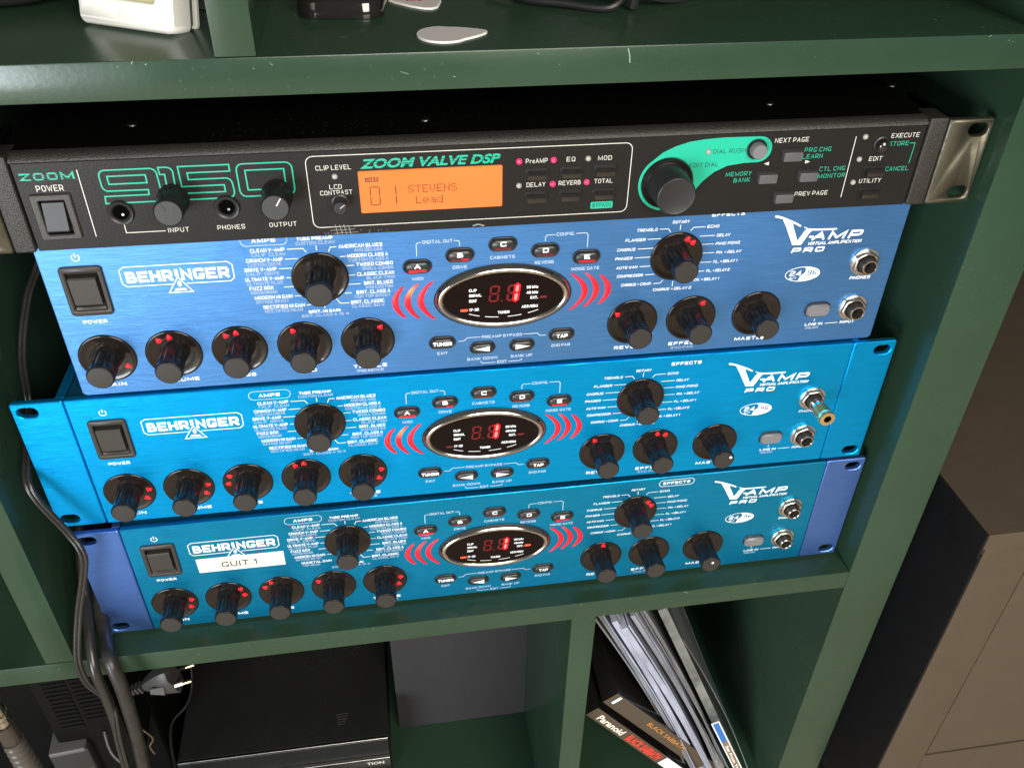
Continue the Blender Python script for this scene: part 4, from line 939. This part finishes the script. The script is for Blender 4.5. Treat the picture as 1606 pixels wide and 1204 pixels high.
# ------------------------------------------------------------------ cables
def cable(pts, r, m, label, rf=None, n=14):
    o = G().tube(pts, r, n, 8, rf=rf).obj('cable', m, None, smooth=60); o['label'] = label; o['category'] = 'cable'; return o
thin = [(11, 70, 262), (11, 60, 236), (-4, 60, 208), (-13, 50, 178), (-15, 40, 150), (-11.5, 16, 143), (-10.5, 0, 134), (-7, -6, 123), (3, -9, 99), (8, -13, 85), (4, -15, 68), (-4, -18, 44), (-10, -24, 20), (-12, -27, 6), (-11, -28, -10), (-6, -27.5, -24), (-1, -33, -33), (-3, -38, -59), (-7, -38, -110), (-8, -34, -160)]
co = G()
co.tube(thin, 1.25, 10, 8).tube([(x+2.1, y+0.3, z) for x, y, z in thin], 1.25, 10, 8)
o = co.obj('twin_cable', CABLE, None, smooth=60); o['label'] = 'thin twin black cable running down in front of the left rack ears'; o['category'] = 'cable'
cable([(-8, 60, 90), (-7, 30, 66), (-7, 15, 51), (-7, 5, 34), (-4, -14, 22), (-1.5, -30, 5), (-1.5, -31, -20), (-2, -33, -49), (-7, -33, -99), (-10, -30, -170)], 3.1, CABLE, 'glossy black round cable beside the thin twin cable, crossing the shelf edge')
cable([(-2, 60, 60), (-3, 30, 40), (-3, 12, 25), (1, -8, 12), (7.5, -27, 8), (10, -32, -13), (8, -34, -58), (3, -34, -106), (0, -30, -170)], 4.2, CABLE2, 'thickest grey black cable, rightmost of the bundle crossing the shelf edge')
cable([(0, 110, -170), (-1, 95, -193), (-9, 90, -212), (-22, 85, -225), (-27, 80, -245), (-27, 70, -272), (-25, 60, -320)], 1.5, ADM, 'thin black cable hanging beside the black media player', n=8)
cable([(-62, 60, -30), (-75, 60, -80), (-84, 60, -120), (-95, 55, -200)], 2.2, CABLE, 'dark cable hanging in shadow left of the ridged adapter', n=8)
cable([(-52, 40, -160), (-48, 30, -176), (-33, 20, -190), (-22, 10, -212)], 1.6, CABLE2, 'thin worn cable leaving the grey socket box', n=8)
# plug with ribbed strain relief in the lower left corner
pl = empty('instrument_plug', (-44, -60, -14), 'metal jack plug with ribbed strain relief in the lower left corner', 'plug')
ax0 = Vector((-44.2, -60, 36)); ax1 = Vector((-42, -62, -75)); dv = (ax1-ax0)
def ptube(t0, t1, rf, nm, m, k=40):
    pts = [tuple(ax0+dv*(t0+(t1-t0)*i/k)-Vector((-44, -60, -14))) for i in range(k+1)]
    return G().tube(pts, 1, 20, 1, rf=rf).obj(nm, m, pl, smooth=60)
ptube(0, 0.28, lambda t: 4.6+(0.6 if (0.2 < t < 0.35 or 0.6 < t < 0.75) else 0), 'metal_barrel', CHROME)
ptube(0.26, 0.40, lambda t: 5.4, 'sleeve', mat('bronze_sleeve', (0.09, 0.078, 0.066), rough=0.25, metal=0.7), 6)
ptube(0.40, 1.0, lambda t: 5.6+1.6*t+0.35*math.cos(t*2*pi*13), 'strain_relief', mat('grey_brown_rubber', (0.06, 0.054, 0.048), rough=0.35), 120)
ADM = mat('shaded_black', (0.004, 0.004, 0.004), rough=0.4, spec=0.10)
# ridged black power adapter
ad = empty('power_adapter', (-66, 40, -170), 'black power adapter with rows of ridges in the lower left compartment', 'adapter', rz=0.05)
G().box(-25, 26, 6, 60, -60, 95, 2.5, 3).obj('case', ADM, ad, smooth=50)
for i in range(16):
    G().box(-17, -0.5, 4.6, 7, 12+i*4.9, 13.9+i*4.9, 0.6).obj('rib', ADM, ad); G().box(2, 20, 4.6, 7, 18+i*4.9, 19.9+i*4.9, 0.6).obj('rib', ADM, ad)
sb = empty('socket_box', (-83, 40, -200), 'small grey box with pale top edge below the ridged adapter', 'box', rz=0.08)
G().box(-15, 14, -2, 30, -60, 20, 2.2, 3).obj('case', mat('shaded_grey_plastic', (0.02, 0.02, 0.02), rough=0.45), sb, smooth=50)  # grey plastic darkened to carry the shade of the compartment
G().box(-13.5, 12.5, -3.6, 24, 20.1, 24.5, 1.4, 3).obj('top_edge', mat('shaded_pale_plastic', (0.09, 0.09, 0.088), rough=0.5), sb, smooth=50)  # pale plastic, dimmed in colour for the same shade
G().box(-12, 12, -2.6, -2.1, -4.6, -3.9).obj('bright_seam', WEAR, sb)
# grey mains plug with gold pin
gp = empty('mains_plug', (-8, 60, -134), 'grey moulded mains plug with golden pin lying under the shelf', 'plug')
Ap = Vector((-29, 0, -11)); Bp = Vector((14, -2, 3))
g = G(); sec = [(-14, 3.6, 3), (-11, 5.5, 4), (-5, 9, 6), (2, 12, 8), (9, 13.5, 9), (11, 13, 8.6)]
v = []
dvp = Vector((0.95, 0, 0.30)); upv = Vector((-0.30, 0, 0.95)); yv = Vector((0, 1, 0))
for s_, a, b in sec:
    for (i, j) in ((-1, -0.6), (-0.6, -1), (0.6, -1), (1, -0.6), (1, 0.6), (0.6, 1), (-0.6, 1), (-1, 0.6)):
        v.append(tuple(dvp*s_+upv*(a*i)+yv*(b*j)))
f = [(k*8+i, k*8+(i+1) % 8, (k+1)*8+(i+1) % 8, (k+1)*8+i) for k in range(len(sec)-1) for i in range(8)]+[tuple(range(8)), tuple(40+i for i in range(8))]
g.add(v, f).obj('plug_body', GPLUG, gp, smooth=40)
for i in range(4): G().box(-1.0, 1.0, -4+i*0.3, 4-i*0.3, -3.4+i*0.3, 3.4-i*0.3, 0.5).obj('strain_ring', GPLUG, gp, tuple(dvp*(-16.5-i*3.4)), rot=(0, -0.3, 0))
G().plate([(-7, -3), (3, -6), (4, 4), (-6, 3)], y0=-9.2, y1=-8).obj('grip_recess', mat('dark_grip', (0.09, 0.09, 0.09)), gp)
for dz in (-6.5, 8.0):
    G().tube([tuple(dvp*10+yv*dz-upv*3), tuple(dvp*18+yv*dz-upv*3)], 1.5, 12, 1).obj('pin_sleeve', THERM if dz < 0 else SWD, gp)
    G().tube([tuple(dvp*18+yv*dz-upv*3), tuple(dvp*25+yv*dz-upv*3)], 1.6, 12, 1).obj('pin', GOLD, gp)
cs = G().box(-330, -45, 105, 330, -353.5, -70, 6, 3).obj('dark_filler', ADM, None, smooth=50)  # added box, stands in for the darkness behind the adapter
cs['label'] = 'added black box filling the dark area behind the ridged adapter'; cs['category'] = 'case'
# small wire clip near the bundle
o = G().tube([(-12, 10, -116), (-7, 9, -124), (-5, 9, -132), (-9, 9, -140), (-8, 9, -150)], 0.7, 8).obj('wire_clip', mat('dull_brass', (0.30, 0.25, 0.16), rough=0.35, metal=1), None)
o['label'] = 'bent dull metal wire right of the thick cables'; o['category'] = 'wire'

# ------------------------------------------------------------------ lower middle compartment
mp = empty('media_player', (62, 84, -354), 'flat speckled black media player box with a bright front edge line', 'media player', rz=-0.006)
zt = 64
G().box(-94, 94, 3, 250, 0, zt, 1.0, 2).obj('case', DEV, mp, smooth=50)
G().box(-94, 94, -0.6, 2.9, 18, zt-1.2, 0.5).obj('front_panel', DEV, mp)
G().box(-93.8, 93.8, 0.2, 1.6, zt-1.0, zt-0.2, 0.2).obj('trim_line', WEAR, mp)
G().box(-60, 94, -4.0, -0.8, 10, 37.8, 0.8, 2).obj('lower_front', BLKG, mp)
G().box(-60, 94, -4.4, -0.9, 37.9, 38.6, 0.2).obj('trim_line', WEAR, mp)
g = G(); text(g, 'TION', 72, 88, 29, 33.5, -4.1, 0.02); g.obj('front_lettering', CREAM, mp, smooth=0)
g = G()
for i in range(5): g.ribbon([(46+i*0.6, 30-i*2.6), (58-i*0.8, 30.5-i*2.6)], 0.9, 0)
g.xf(lambda p: (p[0], p[2], zt+0.06)); g.obj('top_lettering', mat('faint_ink', (0.05, 0.05, 0.05)), mp, smooth=0)
gs = empty('speaker_box', (229.5, 131, -354), 'dark grey cloth covered speaker box standing at the back of the compartment', 'speaker')
G().box(-64.6, 64.4, 0, 8, 0.5, 150, 1.5, 3).obj('cloth_front', GREYF, gs, smooth=50); G().box(-63.5, 63.4, 8.2, 150, 0.5, 149, 1.0).obj('case', BLKM, gs)

# ------------------------------------------------------------------ discs and sleeves leaning in the lower right compartment
CLEAR = mat('clear_plastic', (0.55, 0.57, 0.60), rough=0.18, alpha=0.22, coat=0.3)
SLEEVE = mat('milky_sleeve', (0.34, 0.36, 0.46), rough=0.25, alpha=0.92, var=0.4, vscale=(30,60,12), bump=0.6, bscale=(60,60,25))
SLEEVE2 = mat('grey_sleeve', (0.20, 0.21, 0.24), rough=0.22, alpha=0.85, var=0.35, vscale=(40,60,14), bump=0.6, bscale=(60,60,25))
JEWEL = mat('jewel_case_edge', (0.14, 0.145, 0.14), rough=0.15, rvar=0.06, var=0.4, vscale=(60,60,60))
def leaning(name, top, bot, thick, depth, m, label, cat, group=None, wob=0.0, ext=0.0, bend=0.0):
    """slab whose front edge runs from top to bot (x,z) at depth y, growing away from the viewer"""
    (x0, y0, z0), (x1, y1, z1) = top, bot
    dx, dz = x1-x0, z1-z0; L = math.hypot(dx, dz)
    r = empty(name, (x1, y1, z1), label, cat, group=group)
    a = math.atan2(dx, -dz)      # lean
    n = 24; k = 6; v = []; f = []
    for side in (0, 1):
        for i in range(n+1):
            for j in range(k+1):
                t = i/n; q_ = j/k
                yy = (y0-y1)*t + depth*q_
                off = (thick if side else 0) + bend*math.sin(pi*t) + wob*math.sin(5*t+q_*3+x0)*(0.4+q_)
                X = -dx*t + math.cos(a)*off; Z = -dz*t + math.sin(a)*off
                v.append((X, yy, Z))
    o = (n+1)*(k+1)
    idx = lambda s, i, j: s*o+i*(k+1)+j
    for s in (0, 1):
        for i in range(n):
            for j in range(k): f.append((idx(s, i, j), idx(s, i+1, j), idx(s, i+1, j+1), idx(s, i, j+1)))
    for i in range(n):
        for j in (0, k): f.append((idx(0, i, j), idx(0, i+1, j), idx(1, i+1, j), idx(1, i, j)))
    for j in range(k):
        for i in (0, n): f.append((idx(0, i, j), idx(0, i, j+1), idx(1, i, j+1), idx(1, i, j)))
    G().add(v, f).obj('sleeve' if 'sleeve' in name else 'case', m, r, smooth=40)
    return r, a, L
def onspine(r, a, L, thick, t0, t1, s, m, y, h0=0.2, h1=0.8, bold=0.02, flip=True):
    """lettering on the front edge of a leaning slab; t measured from the top"""
    g = G(); text(g, s, 0, (t1-t0)*L, 0, (h1-h0)*thick, 0, bold)
    ux, uz = math.sin(a), -math.cos(a)          # down the spine
    nx, nz = math.cos(a), math.sin(a)           # across
    g.xf(lambda p: (-ux*L+ux*(t0*L+p[0])+nx*(h0*thick+p[2]), y, -uz*L+uz*(t0*L+p[0])+nz*(h0*thick+p[2])))
    g.obj('spine_lettering', m, r, smooth=0)
def spine_patch(r, a, L, thick, t0, t1, m, y, h0=0.0, h1=1.0, nm='spine_print'):
    ux, uz = math.sin(a), -math.cos(a); nx, nz = math.cos(a), math.sin(a)
    q_ = []
    for t, h in ((t0, h0), (t1, h0), (t1, h1), (t0, h1)):
        q_.append((-ux*L+ux*t*L+nx*h*thick, -uz*L+uz*t*L+nz*h*thick))
    G().plate(q_, y0=y, y1=y+0.4).obj(nm, m, r, smooth=0)
BRSP = mat('brown_spine', (0.065, 0.048, 0.034), rough=0.3)
r1, a1, L1 = leaning('cd_case', (317, 4, -166), (425, 4, -306), 12, 120, BLKG, 'brown cd case with white and red spine lettering, leftmost in the leaning row', 'cd case')
spine_patch(r1, a1, L1, 12, 0.0, 1.0, BRSP, -0.06, 0.02, 0.98, 'brown_spine')
onspine(r1, a1, L1, 12, 0.06, 0.27, 'Paranoid', mat('cream_print', (0.7, 0.66, 0.58)), -0.35, 0.2, 0.75, 0.03)
onspine(r1, a1, L1, 12, 0.31, 0.60, 'BLACK SABBATH', mat('red_print', (0.6, 0.05, 0.03)), -0.35, 0.15, 0.85, 0.05)
spine_patch(r1, a1, L1, 12, 0.63, 0.86, WHITE, -0.5, 0.1, 0.95)
r2, a2, L2 = leaning('cd_case', (331, 8, -158), (447, 8, -306), 15, 122, BLKG, 'brown cd case with orange lettering, second in the leaning row', 'cd case')
spine_patch(r2, a2, L2, 15, 0.0, 1.0, BRSP, -0.06, 0.02, 0.98, 'brown_spine')
onspine(r2, a2, L2, 15, 0.30, 0.62, 'BLACK SABBATH', mat('orange_print', (0.5, 0.22, 0.06)), -0.35, 0.45, 0.75, 0.01)
spine_patch(r2, a2, L2, 15, 0.03, 0.045, WHITE, -0.5, 0.3, 0.9)
sp = []; rs = random.Random(11)
for i in range(11):
    u_ = i/10; tx = 319+39*u_; bx_ = 420+36*u_
    sp.append(((tx, 30-20*math.sin(pi*u_)+rs.uniform(-4, 6), -72+9*math.sin(pi*u_)+rs.uniform(-5, 3)), (bx_, 6+rs.uniform(-3, 4), -286), (1.4, 3.0, 1.0, 4.2, 1.6, 4.6, 1.2, 3.2, 1.8, 2.6, 1.2)[i], (SLEEVE2, SLEEVE2, SLEEVE, SLEEVE, SLEEVE2, SLEEVE, SLEEVE, SLEEVE2, SLEEVE, SLEEVE2, SLEEVE2)[i], rs.uniform(1, 6)))
words = ['dark thin', 'dull smoky', 'narrow lavender', 'wider pale', 'grey shaded', 'broad milky bluish', 'thin pale creased', 'greyish green tinted', 'slim milky', 'dull dark', 'thinnest smoky']
for i, (t_, b_, th_, m, bd_) in enumerate(sp):
    leaning('plastic_sleeve', t_, b_, th_, 118, m, words[i]+' plastic disc sleeve, number %s from the left in the leaning row' % ['one', 'two', 'three', 'four', 'five', 'six', 'seven', 'eight', 'nine', 'ten', 'eleven'][i], 'plastic sleeve', 'disc sleeves leaning in the lower right compartment', wob=1.6, bend=bd_)
r3, a3, L3 = leaning('clear_disc_case', (363, 44, -96), (452, 3, -292), 4, 122, JEWEL, 'scuffed clear disc case with dull edges, left of the blue spine one', 'disc case')
r4, a4, L4 = leaning('clear_disc_case', (372, 26, -76), (466, 2, -296), 7, 122, JEWEL, 'tall clear disc case with blue and tan spine print, near the right of the row', 'disc case')
spine_patch(r4, a4, L4, 7, 0.56, 0.99, WHITE, -1.2, 0.0, 1.0); spine_patch(r4, a4, L4, 7, 0.565, 0.70, mat('blue_print', (0.03, 0.14, 0.45)), -1.6, 0.15, 0.85); spine_patch(r4, a4, L4, 7, 0.70, 0.99, mat('tan_print', (0.22, 0.14, 0.08)), -1.6, 0.15, 0.85)
onspine(r4, a4, L4, 7, 0.73, 0.93, 'Set From Yell', WHITE, -1.75, 0.3, 0.7, 0.02)
leaning('clear_wallet', (378, 36, -84), (478, 2, -300), 0.8, 124, CLEAR, 'transparent plastic wallet at the right end of the leaning row', 'plastic wallet', wob=1.0, bend=6)
